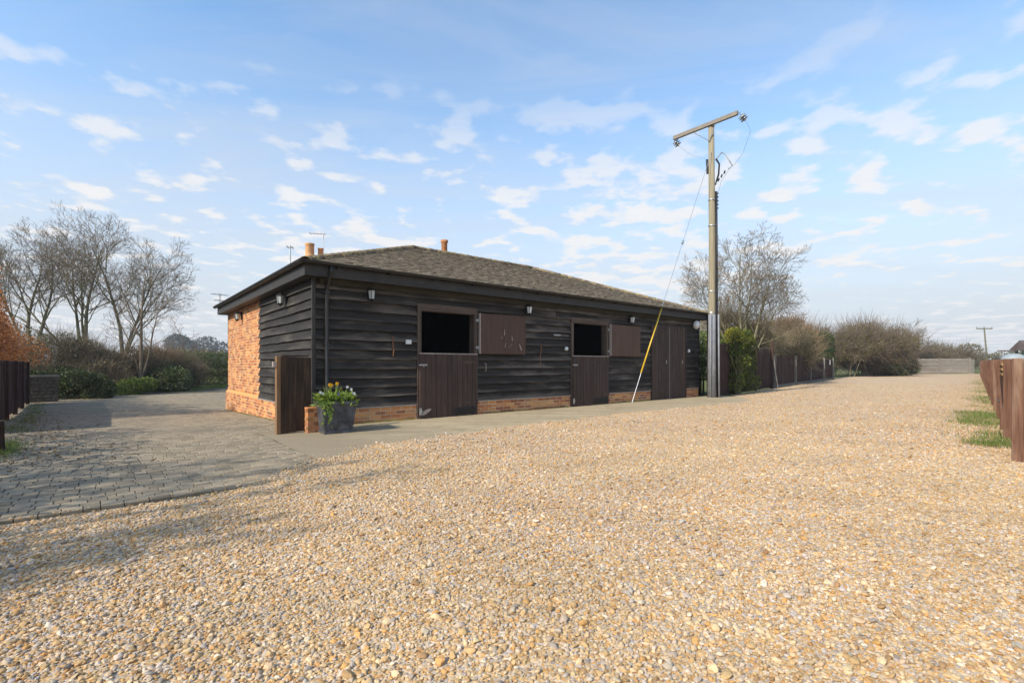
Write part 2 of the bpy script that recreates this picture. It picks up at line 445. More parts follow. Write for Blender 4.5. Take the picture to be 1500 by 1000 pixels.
# ------------------------------------------------------------------ mesh helpers
class MB:
    def __init__(s):
        s.v, s.f = [], []
    def add(s, vs, fs):
        k = len(s.v)
        s.v.extend([tuple(p) for p in vs])
        s.f.extend([tuple(i + k for i in q) for q in fs])
        return s
    def box(s, x0, x1, y0, y1, z0, z1):
        return s.add([(x0, y0, z0), (x1, y0, z0), (x1, y1, z0), (x0, y1, z0), (x0, y0, z1), (x1, y0, z1), (x1, y1, z1), (x0, y1, z1)],
                     [(3, 2, 1, 0), (4, 5, 6, 7), (0, 1, 5, 4), (1, 2, 6, 5), (2, 3, 7, 6), (3, 0, 4, 7)])
    def cbox(s, x0, x1, y0, y1, z0, z1, b):
        """box with chamfered top edges"""
        v = [(x0, y0, z0), (x1, y0, z0), (x1, y1, z0), (x0, y1, z0), (x0, y0, z1 - b), (x1, y0, z1 - b), (x1, y1, z1 - b), (x0, y1, z1 - b),
             (x0 + b, y0 + b, z1), (x1 - b, y0 + b, z1), (x1 - b, y1 - b, z1), (x0 + b, y1 - b, z1)]
        f = [(3, 2, 1, 0), (8, 9, 10, 11)]
        for i in range(4):
            j = (i + 1) % 4
            f += [(i, j, 4 + j, 4 + i), (4 + i, 4 + j, 8 + j, 8 + i)]
        return s.add(v, f)
    def tube(s, pts, rad, sides=6, cap=True):
        pts = [Vector(p) for p in pts]
        n = len(pts)
        if not hasattr(rad, '__len__'):
            rad = [rad] * n
        vs, fs = [], []
        ref = Vector((0.13, 0.21, 0.97)).normalized()
        d0 = (pts[-1] - pts[0])
        if d0.length > 0 and abs(d0.normalized().dot(ref)) > 0.9:
            ref = Vector((0.95, 0.2, 0.1)).normalized()
        for i in range(n):
            d = (pts[min(i + 1, n - 1)] - pts[max(i - 1, 0)])
            d = d.normalized() if d.length > 1e-9 else Vector((0, 0, 1))
            a = d.cross(ref)
            a = a.normalized() if a.length > 1e-6 else Vector((1, 0, 0))
            b = d.cross(a)
            for k in range(sides):
                w = 2 * math.pi * k / sides
                vs.append(pts[i] + (a * math.cos(w) + b * math.sin(w)) * rad[i])
        for i in range(n - 1):
            for k in range(sides):
                q = (k + 1) % sides
                fs.append((i * sides + k, i * sides + q, (i + 1) * sides + q, (i + 1) * sides + k))
        if cap:
            fs.append(tuple(range(sides - 1, -1, -1)))
            fs.append(tuple((n - 1) * sides + k for k in range(sides)))
        return s.add(vs, fs)
    def lathe(s, prof, seg=16, c=(0, 0, 0)):
        vs, fs = [], []
        for r_, z in prof:
            for k in range(seg):
                w = 2 * math.pi * k / seg
                vs.append((c[0] + r_ * math.cos(w), c[1] + r_ * math.sin(w), c[2] + z))
        for i in range(len(prof) - 1):
            for k in range(seg):
                q = (k + 1) % seg
                fs.append((i * seg + k, i * seg + q, (i + 1) * seg + q, (i + 1) * seg + k))
        return s.add(vs, fs)
    def mesh(s, name, smooth=False):
        me = bpy.data.meshes.new(name)
        me.from_pydata([tuple(p) for p in s.v], [], s.f)
        if smooth:
            me.polygons.foreach_set('use_smooth', [True] * len(me.polygons))
        me.update()
        return me
    def build(s, name, mat, parent=None, smooth=False):
        me = s.mesh(name, smooth)
        return obj(name, me, mat, parent)
def obj(name, me, mat, parent=None):
    if mat is not None and len(me.materials) == 0:
        me.materials.append(M[mat])
    o = bpy.data.objects.new(name, me)
    col.objects.link(o)
    if parent is not None:
        o.parent = parent
    return o
def fast_mesh(name, V, F, smooth=False):
    """V (n,3) array, F (m,k) array of equal faces"""
    me = bpy.data.meshes.new(name)
    m, k = F.shape
    me.vertices.add(len(V)); me.vertices.foreach_set('co', V.astype(np.float32).ravel())
    me.loops.add(m * k); me.loops.foreach_set('vertex_index', F.astype(np.int32).ravel())
    me.polygons.add(m)
    me.polygons.foreach_set('loop_start', np.arange(0, m * k, k, dtype=np.int32))
    me.polygons.foreach_set('loop_total', np.full(m, k, dtype=np.int32))
    if smooth:
        me.polygons.foreach_set('use_smooth', np.ones(m, dtype=bool))
    me.update(calc_edges=True)
    me.validate()
    return me
def thing(name, label, cat, loc=(0, 0, 0), rz=0.0, group=None):
    o = bpy.data.objects.new(name, None)
    o.empty_display_size = 0.2
    col.objects.link(o)
    o.location = loc
    o.rotation_euler = (0, 0, rz)
    return tag(o, label, cat, group)
def tag(o, label=None, cat=None, group=None, kind=None):
    for k, x in (('label', label), ('category', cat), ('group', group), ('kind', kind)):
        if x:
            o[k] = x
    return o
rng = np.random.default_rng(7)
random.seed(7)

# ================================================================== SETTING
def axis_pts(segs):
    out = []
    for a, b, step in segs:
        out += list(np.arange(a, b, step))
    return np.array(sorted(set([round(float(x), 3) for x in out])))
us = axis_pts([(-2500, -300, 550), (-300, -40, 65), (-40, 30, 1.0), (30, 120, 10), (120, 3000, 480)])
vs_ = axis_pts([(-2500, -300, 550), (-300, -40, 65), (-40, 40, 1.0), (40, 120, 10), (120, 3000, 480)])
UU, VV = np.meshgrid(us, vs_, indexing='ij')
ZZ = tz(UU, VV) - 0.06
XX = CX + UU * UX - VV * UY
YY = CY + UU * UY + VV * UX
nv = len(vs_)
ii, jj = np.meshgrid(np.arange(len(us) - 1), np.arange(nv - 1), indexing='ij')
a = (ii * nv + jj).ravel()
F = np.stack([a, a + nv, a + nv + 1, a + 1], 1)
tag(obj('ground', fast_mesh('ground', np.stack([XX, YY, ZZ], -1).reshape(-1, 3), F, True), 'field'), 'rough grass field around the yard', None, None, 'structure')

# ---- gravel
EU = np.array([-40, -4.6, -2.3, -1.9, -1.45, -0.9, -0.04, 2.0, 6.1, 10, 12.5, 13.6, 14.6, 15.2, 22.3, 40.7, 44, 72.6, 80.5])
EV = np.array([-3.99, -3.99, -3.99, -3.93, -3.62, -3.2, -2.62, -2.34, -2.05, -2.12, -2.22, -1.7, -0.75, -0.35, 0.95, 3.8, 5.2, 6.9, 0.4])
def edge(u):
    u = np.asarray(u, float)
    w = 0.05 * np.sin(u * 5.1 + 1) + 0.035 * np.sin(u * 11.7) + 0.02 * np.sin(u * 27.3 + 2)
    amp = sm(u, -2.3, -1.2)
    return np.interp(u, EU, EV) + w * amp
def gz(u):
    return -0.028 + 0.036 * sm(np.asarray(u, float), -2.4, -1.2)
def rfence(u):
    return -8.45 + (np.asarray(u, float) - 6.77) * 0.1146
def rbound(u):
    return np.where(np.asarray(u) > 6.0, rfence(u) - 0.3, rfence(u) - 30)
gu = np.concatenate([np.arange(-40, -6, 2.0), np.arange(-6, 16, 0.06), np.arange(16, 80.4, 0.5)])
NVg = 24
tt = np.linspace(0, 1, NVg) ** 2
e0, r0 = edge(gu), rbound(gu)
Vg = e0[:, None] + (r0 - e0)[:, None] * tt[None, :]
Ug = np.repeat(gu[:, None], NVg, 1)
Zg = gz(Ug) + 0.0 * Ug
P = np.stack([CX + Ug * UX - Vg * UY, CY + Ug * UY + Vg * UX, Zg], -1).reshape(-1, 3)
ii, jj = np.meshgrid(np.arange(len(gu) - 1), np.arange(NVg - 1), indexing='ij')
a = (ii * NVg + jj).ravel()
F = np.stack([a, a + 1, a + NVg + 1, a + NVg], 1)
tag(obj('gravel_drive', fast_mesh('gravel_drive', P, F), 'gravelbed'), 'wide drive of golden pea gravel', None, None, 'structure')

def pebble_tree():
    ng = bpy.data.node_groups.new('pebble_scatter', 'GeometryNodeTree')
    ng.interface.new_socket('Geometry', in_out='INPUT', socket_type='NodeSocketGeometry')
    ng.interface.new_socket('Geometry', in_out='OUTPUT', socket_type='NodeSocketGeometry')
    N = ng.nodes
    L = ng.links.new
    gi, go = N.new('NodeGroupInput'), N.new('NodeGroupOutput')
    join = N.new('GeometryNodeJoinGeometry')
    for k in range(8):
        ico = N.new('GeometryNodeMeshIcoSphere')
        ico.inputs['Radius'].default_value = 1.0
        ico.inputs['Subdivisions'].default_value = 2
        pos = N.new('GeometryNodeInputPosition')
        nz = N.new('ShaderNodeTexNoise'); nz.noise_dimensions = '4D'
        nz.inputs['Scale'].default_value = 0.75
        nz.inputs['Detail'].default_value = 1.5
        nz.inputs['W'].default_value = k * 9.7 + 1.3
        L(pos.outputs[0], nz.inputs['Vector'])
        sub = N.new('ShaderNodeVectorMath'); sub.operation = 'SUBTRACT'; sub.inputs[1].default_value = (0.5, 0.5, 0.5)
        L(nz.outputs['Color'], sub.inputs[0])
        sc = N.new('ShaderNodeVectorMath'); sc.operation = 'SCALE'; sc.inputs['Scale'].default_value = 1.9
        L(sub.outputs[0], sc.inputs[0])
        sp = N.new('GeometryNodeSetPosition')
        L(ico.outputs['Mesh'], sp.inputs['Geometry']); L(sc.outputs[0], sp.inputs['Offset'])
        ss = N.new('GeometryNodeSetShadeSmooth')
        ss.inputs['Shade Smooth'].default_value = (k % 2 == 0)
        L(sp.outputs[0], ss.inputs[0])
        smt = N.new('GeometryNodeSetMaterial'); smt.inputs['Material'].default_value = M['pebble']
        L(ss.outputs[0], smt.inputs[0])
        g2i = N.new('GeometryNodeGeometryToInstance')
        L(smt.outputs[0], g2i.inputs[0])
        L(g2i.outputs[0], join.inputs[0])
    iop = N.new('GeometryNodeInstanceOnPoints')
    iop.inputs['Pick Instance'].default_value = True
    m2p = N.new('GeometryNodeMeshToPoints')
    L(gi.outputs[0], m2p.inputs['Mesh'])
    L(m2p.outputs[0], iop.inputs['Points'])
    L(join.outputs[0], iop.inputs['Instance'])
    ri = N.new('FunctionNodeRandomValue'); ri.data_type = 'INT'
    ri.inputs[4].default_value = 0; ri.inputs[5].default_value = 7
    L(ri.outputs[2], iop.inputs['Instance Index'])
    na = N.new('GeometryNodeInputNamedAttribute'); na.data_type = 'FLOAT_VECTOR'; na.inputs[0].default_value = 'rot'
    er = N.new('FunctionNodeEulerToRotation')
    L(na.outputs[0], er.inputs[0]); L(er.outputs[0], iop.inputs['Rotation'])
    nb = N.new('GeometryNodeInputNamedAttribute'); nb.data_type = 'FLOAT_VECTOR'; nb.inputs[0].default_value = 'scl'
    L(nb.outputs[0], iop.inputs['Scale'])
    L(iop.outputs[0], go.inputs[0])
    return ng

def scatter_pts(y0, y1, dens):
    xm = 1.16 * y1 + 1.2
    n = int((y1 - y0) * 2 * xm * dens)
    x = rng.uniform(-xm, xm, n); y = rng.uniform(y0, y1, n)
    k = np.abs(x) < 1.16 * y + 1.2
    return x[k], y[k]
xs, ys, szs = [], [], []
for (y0, y1, dn, s0) in ((0.7, 2.6, 6200, 1.0), (2.6, 4.5, 4600, 1.0), (4.5, 7.0, 2500, 1.08), (7.0, 10.0, 1200, 1.2), (10.0, 14.0, 500, 1.25), (14, 20, 220, 1.35), (20, 30, 70, 1.5)):
    x, y = scatter_pts(y0, y1, dn)
    xs.append(x); ys.append(y); szs.append(np.full(len(x), s0))
xs, ys, szs = map(np.concatenate, (xs, ys, szs))
pu = (xs - CX) * UX + (ys - CY) * UY
pv = -(xs - CX) * UY + (ys - CY) * UX
dv = edge(pu) - pv                       # distance inside the gravel
spill = np.where(pu > -1.6, 0.10, 0.012)
keep = (dv > -rng.exponential(1.0, len(xs)) * spill) & (pv > rbound(pu)) & (pu > -6)
keep &= ~((pu < -1.9) & (dv < 0) & (rng.random(len(xs)) < 0.6))
keep &= ~((pu > 6) & (pv < rfence(pu) + 0.06))
xs, ys, szs, pu, dv = xs[keep], ys[keep], szs[keep], pu[keep], dv[keep]
n = len(xs)
base = np.where(dv > 0, gz(pu), 0.003)
r_ = np.clip(rng.lognormal(math.log(0.0060), 0.40, n), 0.0036, 0.021) * szs
el = rng.uniform(0.75, 1.45, n); fl = rng.uniform(0.38, 0.68, n)
scl = np.stack([r_ * el, r_ / np.sqrt(el), r_ * fl], 1)
rot = np.stack([rng.normal(0, 0.28, n), rng.normal(0, 0.28, n), rng.uniform(0, 6.283, n)], 1)
zz = base + r_ * fl * rng.uniform(0.15, 0.95, n)
pal = np.array([c for c, w in PAL]); pw = np.array([w for c, w in PAL]); pw /= pw.sum()
ci_ = rng.choice(len(pal), n, p=pw)
cols = pal[ci_] * rng.uniform(0.72, 1.15, (n, 1)) * rng.normal(1, 0.02, (n, 3))
# patches of colour across the drive
blot = np.sin(xs * 0.9 + 1.3 * np.sin(ys * 0.6)) * np.sin(ys * 1.1 + 0.8 * np.sin(xs * 0.7))
warm = np.clip(0.5 + 0.5 * blot, 0, 1)[:, None]
cols = cols * (1 - 0.26 * warm) + np.array([0.58, 0.41, 0.19]) * 0.26 * warm
cols *= (1 + 0.10 * np.sin(xs * 2.3 + 2 * np.sin(ys * 1.7)) * np.sin(ys * 2.9 + np.sin(xs * 1.9)))[:, None]
cols = np.clip(cols, 0.02, 0.8)
me = bpy.data.meshes.new('loose_gravel')
me.vertices.add(n)
me.vertices.foreach_set('co', np.stack([xs, ys, zz], 1).astype(np.float32).ravel())
for nm, arr, ty in (('rot', rot, 'FLOAT_VECTOR'), ('scl', scl, 'FLOAT_VECTOR')):
    at_ = me.attributes.new(nm, ty, 'POINT'); at_.data.foreach_set('vector', arr.astype(np.float32).ravel())
at_ = me.attributes.new('col', 'FLOAT_COLOR', 'POINT')
at_.data.foreach_set('color', np.concatenate([cols, np.ones((n, 1))], 1).astype(np.float32).ravel())
o = obj('loose_gravel', me, None)
md = o.modifiers.new('scatter', 'NODES'); md.node_group = pebble_tree()
tag(o, 'loose golden and grey pebbles covering the drive', 'gravel', None, 'stuff')

# ---- paving
pav = thing('paving', 'yard of grey concrete setts beside the brick end wall', None)
del pav['label']
pav['kind'] = 'structure'
pav.location = (CX, CY, 0); pav.rotation_euler = (0, 0, A)
gu2 = np.arange(-9.6, 3.1, 0.6); gv2 = np.arange(-3.96, 26, 0.5)
Ub, Vb = np.meshgrid(gu2, gv2, indexing='ij')
Zb = tz(Ub, Vb) - 0.011
ii, jj = np.meshgrid(np.arange(len(gu2) - 1), np.arange(len(gv2) - 1), indexing='ij')
a = (ii * len(gv2) + jj).ravel()
obj('sand_bed', fast_mesh('sand_bed', np.stack([Ub, Vb, Zb], -1).reshape(-1, 3), np.stack([a, a + len(gv2), a + len(gv2) + 1, a + 1], 1)), 'sand', pav)
setts = []
v0 = -3.97
row = 0
while v0 < 20:
    d_ = 0.108 if row else 0.13
    u0 = -9.5 + random.uniform(0, 0.2)
    umax = -0.92 if v0 < 0 else -0.08
    if v0 > 8.4:
        umax = 3.0
    while u0 < umax - 0.05:
        l_ = random.choice((0.108, 0.13, 0.15, 0.17))
        if u0 + l_ > umax:
            l_ = umax - u0
        setts.append((u0, v0, l_, d_))
        u0 += l_
    v0 += d_
    row += 1
cu_, cv_ = -2.89, -9.13
def sdist(s):
    x, y, _ = W(s[0] + s[2] / 2, s[1])
    infr = abs(x) < 1.06 * y
    covered = s[1] + s[3] < edge(s[0] + s[2] / 2)
    return math.hypot(x, y) + (0 if infr else 50) + (60 if covered else 0)
setts.sort(key=sdist)
sett_me = {}
def sett_mesh(l_, d_):
    k = (round(l_, 3), d_)
    if k not in sett_me:
        m = MB(); m.cbox(0.003, l_ - 0.003, 0.003, d_ - 0.003, -0.05, 0.0, 0.004)
        sett_me[k] = m.mesh('sett'); sett_me[k].materials.append(M['sett'])
    return sett_me[k]
rest = MB()
for i, (u0, v0, l_, d_) in enumerate(setts):
    z = float(tz(u0, v0)) + random.uniform(-0.003, 0.002)
    if i < 300:
        o = obj('sett', sett_mesh(l_, d_), None, pav)
        o.location = (u0, v0, z)
        o.rotation_euler = (random.gauss(0, 0.008), random.gauss(0, 0.008), random.gauss(0, 0.006))
    else:
        g_ = random.uniform(0.0025, 0.005)
        k = len(rest.v)
        rest.cbox(u0 + g_, u0 + l_ - g_, v0 + g_, v0 + d_ - g_, z - 0.04, z, 0.005)
        t1, t2 = random.gauss(0, 0.012), random.gauss(0, 0.012)
        for q in range(k, len(rest.v)):
            x, y, zz_ = rest.v[q]
            rest.v[q] = (x, y, zz_ + (x - u0 - l_ / 2) * t1 + (y - v0 - d_ / 2) * t2)
tag(rest.build('sett_field', 'sett', pav), None, None, None, 'stuff')

# ---- concrete apron in front of the stable
ap_u = np.concatenate([[-0.96], np.arange(-0.75, 14.6, 0.25)])
m = MB()
nrow = 10
for u in ap_u:
    ve = np.interp(u, [-0.9, 0, 2, 6, 10, 12.5, 13.6, 14.6], [-3.4, -3.0, -2.7, -2.4, -2.5, -2.5, -2.1, -1.2])
    for k in range(nrow):
        f_ = k / (nrow - 1)
        v = ve + (-0.02 - ve) * f_
        m.v.append((u, v, 0.0045 + 0.009 * f_ * min(1, max(0, u + 0.6)) + 0.002 * math.sin(u * 1.7 + v * 3)))
for i in range(len(ap_u) - 1):
    for k in range(nrow - 1):
        q = i * nrow + k
        m.f.append((q, q + nrow, q + nrow + 1, q + 1))
o = m.build('concrete_apron', 'concrete', None, True)
o.location = (CX, CY, 0); o.rotation_euler = (0, 0, A)
tag(o, 'strip of worn concrete along the stable front', None, None, 'structure')

# ================================================================== STABLE
st = thing('stable_block', 'long black weatherboarded stable with hipped tile roof and brick end', 'stable', (CX, CY, 0), A)
LEN, DEP = 13.35, 8.45
EAVE, RIDGE, OV = 2.98, 4.72, 0.27
SLOPE = (RIDGE - EAVE) / (DEP / 2 + OV)
DOORS = [(2.07, 3.61), (6.73, 8.30), (10.44, 12.50)]
DH = 2.44
# lining walls (real rooms behind the open half doors)
m = MB()
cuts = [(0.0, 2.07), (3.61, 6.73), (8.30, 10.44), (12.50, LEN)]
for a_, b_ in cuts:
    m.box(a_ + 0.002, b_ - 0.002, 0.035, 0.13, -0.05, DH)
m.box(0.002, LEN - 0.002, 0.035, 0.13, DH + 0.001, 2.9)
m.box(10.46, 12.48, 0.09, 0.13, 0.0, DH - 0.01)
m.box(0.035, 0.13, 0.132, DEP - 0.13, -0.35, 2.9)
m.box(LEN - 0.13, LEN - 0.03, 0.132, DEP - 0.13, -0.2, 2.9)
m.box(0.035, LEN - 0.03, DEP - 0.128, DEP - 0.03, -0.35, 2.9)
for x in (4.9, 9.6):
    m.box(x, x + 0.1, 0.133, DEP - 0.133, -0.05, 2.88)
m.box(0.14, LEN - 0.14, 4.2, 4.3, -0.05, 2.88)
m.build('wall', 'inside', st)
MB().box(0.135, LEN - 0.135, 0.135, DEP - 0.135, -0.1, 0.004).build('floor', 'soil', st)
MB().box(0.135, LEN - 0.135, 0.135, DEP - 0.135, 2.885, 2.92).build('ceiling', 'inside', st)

# weatherboards
def board(length, z0, h_, rnd, x0=0.0, irregular=0.0035):
    """feather-edge board along x; front is -y; waney lower edge"""
    n = max(2, int(length / 0.22) + 1)
    mb = MB()
    ph = rnd.uniform(0, 60)
    for i in range(n + 1):
        x = x0 + length * i / n
        w = irregular * (math.sin(x * 2.1 + ph) + 0.6 * math.sin(x * 5.3 + ph * 2) + 0.5 * rnd.uniform(-1, 1))
        c_ = 0.004 * math.sin(x * 1.3 + ph * 3) + 0.003 * rnd.uniform(-1, 1)
        zb, zt = z0 + w, z0 + h_ + 0.03
        mb.v += [(x, -0.056 + c_, zb), (x, -0.056 + c_ + 0.003, zb + 0.012), (x, -0.002 + c_ * 0.3, zt), (x, 0.008, zt), (x, -0.010, zb)]
    for i in range(n):
        a_, b_ = i * 5, i * 5 + 5
        for k in range(5):
            q = (k + 1) % 5
            mb.f.append((a_ + k, b_ + k, b_ + q, a_ + q))
    mb.f.append((0, 1, 2, 3, 4)); mb.f.append(tuple(n * 5 + k for k in (4, 3, 2, 1, 0)))
    return mb
rb = random.Random(3)
ZB0, NB = 0.335, 13
pitch = (2.74 - ZB0) / NB
for k in range(NB):
    z0 = ZB0 + k * pitch
    if z0 + pitch < DH + 0.03:
        spans = [(0.0, 2.07), (3.61, 6.73), (8.30, 10.44), (12.50, LEN)]
    else:
        spans = [(0.0, 6.1 + rb.uniform(-1, 1)), (None, LEN)]
        spans[1] = (spans[0][1] + 0.004, LEN)
    for a_, b_ in spans:
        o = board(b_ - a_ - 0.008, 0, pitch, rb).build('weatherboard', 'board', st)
        o.location = (a_ + 0.004, 0, z0 + rb.uniform(-0.006, 0.006))
        o.rotation_euler = (0, rb.gauss(0, 0.0012), 0)
BRK = 4.145
for k in range(NB):
    z0 = ZB0 + k * pitch
    mb = board(BRK - 0.02, 0, pitch, rb, irregular=0.004)
    mb.v = [(p[1], p[0], p[2]) for p in mb.v]
    mb.f = [tuple(reversed(q)) for q in mb.f]
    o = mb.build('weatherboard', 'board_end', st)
    o.location = (-0.002, 0.002, z0 + rb.uniform(-0.012, 0.012))
    o.rotation_euler = (rb.gauss(0, 0.004), 0, 0)
MB().box(-0.066, -0.008, -0.066, -0.008, 0.335, 2.735).build('corner_board', 'black', st)
MB().box(LEN - 0.002, LEN + 0.05, -0.05, 0.06, 0.30, 2.735).build('corner_board', 'black', st)
MB().box(0.072, LEN - 0.002, -0.085, -0.058, 2.63, 2.738).build('wall_plate', 'soffit', st)
MB().box(LEN - 0.028, LEN + 0.02, 0.062, DEP, -0.2, 2.735).build('end_cladding', 'board_end', st)
MB().box(0, LEN, DEP - 0.028, DEP + 0.02, -0.4, 2.735).build('rear_cladding', 'board', st)

# bricks
bricks = []                      # (x, y, z, len, along) brick faces; along 'x' front / 'y' end
def course_run(a0, a1, z0, z1, along, face, depth):
    z, r_i = z0, 0
    while z < z1 - 0.03:
        x = a0 - (0.112 if r_i % 2 else 0)
        while x < a1 - 0.02:
            s, e = max(a0, x), min(a1, x + 0.2150)
            if e - s > 0.03:
                bricks.append((s, z, e - s, along, face, depth))
            x += 0.225
        z += 0.075
        r_i += 1
for a_, b_ in ((0.03, 2.065), (3.615, 6.725), (8.305, 10.435), (12.505, LEN)):
    course_run(a_, b_, 0.003, 0.30, 'x', -0.03, 0.06)
course_run(-0.03, DEP, -0.372, 0.30, 'y', -0.06, 0.09)
course_run(BRK, DEP, 0.378, 2.74, 'y', -0.0, 0.033)
def wpos(b):
    x, y = (b[0], b[4]) if b[3] == 'x' else (b[4], b[0])
    return W(x + 0.1, y)
def bkey(b):
    # apparent size in the photograph
    X, Y, _ = wpos(b)
    d = math.hypot(X, Y)
    fx, fy = (UY, -UX) if b[3] == 'x' else (-UX, -UY)
    cosv = abs((-X * fx - Y * fy) / d)
    below = 5 if b[1] < float(tz(0, b[0] if b[3] == 'y' else 0)) - 0.05 else 0
    return -cosv / (d * d) * (b[2] / 0.215) + below
bricks.sort(key=bkey)
bme = {}
def brick_mb(l_, along, depth, rnd=None):
    mb = MB()
    j = 0.004
    if along == 'x':
        mb.cbox(0, l_, 0, 0.065, 0, depth, j)
        mb.v = [(p[0], depth - p[2], p[1]) for p in mb.v]
    else:
        mb.cbox(0, l_, 0, 0.065, 0, depth, j)
        mb.v = [(depth - p[2], l_ - p[0], p[1]) for p in mb.v]
    return mb
brest = MB()
for i, (s, z, l_, along, face, depth) in enumerate(bricks):
    jit = rb.uniform(-0.003, 0.004)
    loc = (s, face + jit, z) if along == 'x' else (face + jit, s, z)
    if i < 295:
        k = (round(l_, 2), along, depth)
        if k not in bme:
            bme[k] = brick_mb(l_, along, depth).mesh('brick'); bme[k].materials.append(M['brick'])
        o = obj('brick', bme[k], None, st)
        o.location = loc
    else:
        mb = brick_mb(l_, along, depth)
        brest.add([(p[0] + loc[0], p[1] + loc[1], p[2] + loc[2]) for p in mb.v], mb.f)
tag(brest.build('brickwork', 'brick', st), None, None, None, 'stuff')
m = MB()
for a_, b_ in ((0.0, 2.067), (3.613, 6.727), (8.303, 10.437), (12.503, LEN)):
    m.box(a_, b_, -0.024, 0.034, -0.06, 0.302)
m.box(-0.053, 0.033, -0.024 + 0.03, DEP, -0.45, 0.302)
m.box(0.0065, 0.034, BRK + 0.002, DEP, 0.31, 2.74)
m.build('mortar', 'mortar', st)
# sloping plinth course on the end, thin sill strip along the front
m = MB()
m.add([(-0.062, 0.0, 0.303), (-0.062, DEP, 0.303), (0.0, DEP, 0.378), (0.0, 0.0, 0.378), (0.03, 0.0, 0.303), (0.03, DEP, 0.303)],
      [(0, 3, 2, 1), (0, 1, 5, 4), (3, 4, 5, 2), (0, 4, 3), (1, 2, 5)])
m.v = [(p[0], BRK + p[1] * (DEP - BRK) / DEP, p[2]) for p in m.v]
m.build('plinth_weathering', 'brick', st)
for a_, b_ in ((0.0, 2.067), (3.613, 6.727), (8.303, 10.437), (12.503, LEN)):
    MB().box(a_, b_, -0.05, 0.03, 0.304, 0.327).build('sill_strip', 'worn', st)
MB().box(-0.07, 0.03, -0.003, BRK - 0.003, 0.304, 0.327).build('sill_strip', 'worn', st)

# fascia, soffit, gutters
MB().box(-OV + 0.02, LEN + OV - 0.02, -OV + 0.02, -OV + 0.045, 2.735, 2.955).build('fascia', 'black', st)
MB().box(-OV + 0.02, -OV + 0.045, -OV + 0.046, DEP + OV - 0.02, 2.735, 2.955).build('fascia', 'black', st)
MB().box(LEN + OV - 0.045, LEN + OV - 0.02, -OV + 0.046, DEP + OV - 0.02, 2.735, 2.955).build('fascia', 'black', st)
MB().box(-OV + 0.046, LEN + OV - 0.046, DEP + OV - 0.045, DEP + OV - 0.02, 2.735, 2.955).build('fascia', 'black', st)
MB().box(-OV + 0.047, LEN + OV - 0.047, -OV + 0.047, 0.034, 2.742, 2.758).build('soffit', 'soffit', st)
MB().box(-OV + 0.047, 0.034, 0.0345, DEP, 2.742, 2.758).build('soffit', 'black', st)
MB().box(LEN - 0.02, LEN + OV - 0.047, 0.0345, DEP, 2.742, 2.758).build('soffit', 'black', st)
def half_pipe(p0, p1, r_, name, mitre=True):
    p0, p1 = Vector(p0), Vector(p1)
    d = (p1 - p0).normalized()
    side = Vector((0, 0, 1)).cross(d)
    mb = MB()
    prof = [(math.cos(a_) , math.sin(a_)) for a_ in [math.pi + math.pi * i / 10 for i in range(11)]]
    pr = [(x * r_, y * r_) for x, y in prof] + [(x * (r_ - 0.006), y * (r_ - 0.006)) for x, y in reversed(prof)]
    for p in (p0, p1):
        for x, y in pr:
            mb.v.append(p + side * x + Vector((0, 0, y)))
    n = len(pr)
    for k in range(n):
        q = (k + 1) % n
        mb.f.append((k, q, n + q, n + k))
    mb.f.append(tuple(range(n))); mb.f.append(tuple(range(2 * n - 1, n - 1, -1)))
    g = mb.build(name, 'blackpl', st, False)
    return g
GZ = 2.985
half_pipe((-OV - 0.10, -OV - 0.045, GZ), (LEN + OV + 0.05, -OV - 0.045, GZ), 0.06, 'gutter')
half_pipe((-OV - 0.045, DEP + OV, GZ - 0.002), (-OV - 0.045, -OV - 0.11, GZ - 0.002), 0.06, 'gutter')
half_pipe((LEN + OV + 0.045, -OV - 0.1, GZ - 0.002), (LEN + OV + 0.045, DEP + OV, GZ - 0.002), 0.06, 'gutter')
for i in range(14):
    x = 0.3 + i * 1.0
    MB().box(x, x + 0.025, -OV - 0.1, -OV + 0.019, GZ - 0.075, GZ - 0.062).build('gutter_bracket', 'blackpl', st)
for x, y in ((0.19, -0.085),):
    MB().tube([(x, -OV - 0.045, GZ - 0.05), (x, -OV - 0.045, GZ - 0.16), (x, -0.10, GZ - 0.40), (x, -0.085, GZ - 0.5), (x, -0.085, 0.09), (x, -0.14, 0.03)], 0.036, 10).build('downpipe', 'blackpl', st, True)
    for z in (2.46, 1.5, 0.62):
        MB().tube([(x, -0.085, z), (x, -0.085, z + 0.05)], 0.045, 10).box(x - 0.07, x + 0.07, -0.06, -0.04, z + 0.005, z + 0.045).build('pipe_clip', 'blackpl', st)
MB().box(LEN + OV - 0.09, LEN + OV - 0.02, -OV - 0.035, -OV + 0.018, 0.0, GZ - 0.055).build('downpipe', 'blackpl', st)

# roof deck
x0, x1, y0, y1 = -OV, LEN + OV, -OV, DEP + OV
hw = (y1 - y0) / 2
ax, bx, ym = x0 + hw, x1 - hw, (y0 + y1) / 2
m = MB()
dz = -0.035
m.add([(x0, y0, EAVE + dz), (x1, y0, EAVE + dz), (x1, y1, EAVE + dz), (x0, y1, EAVE + dz), (ax, ym, RIDGE + dz), (bx, ym, RIDGE + dz)],
      [(0, 1, 5, 4), (1, 2, 5), (2, 3, 4, 5), (3, 0, 4), (3, 2, 1, 0)])
m.build('roof', 'tile', st)
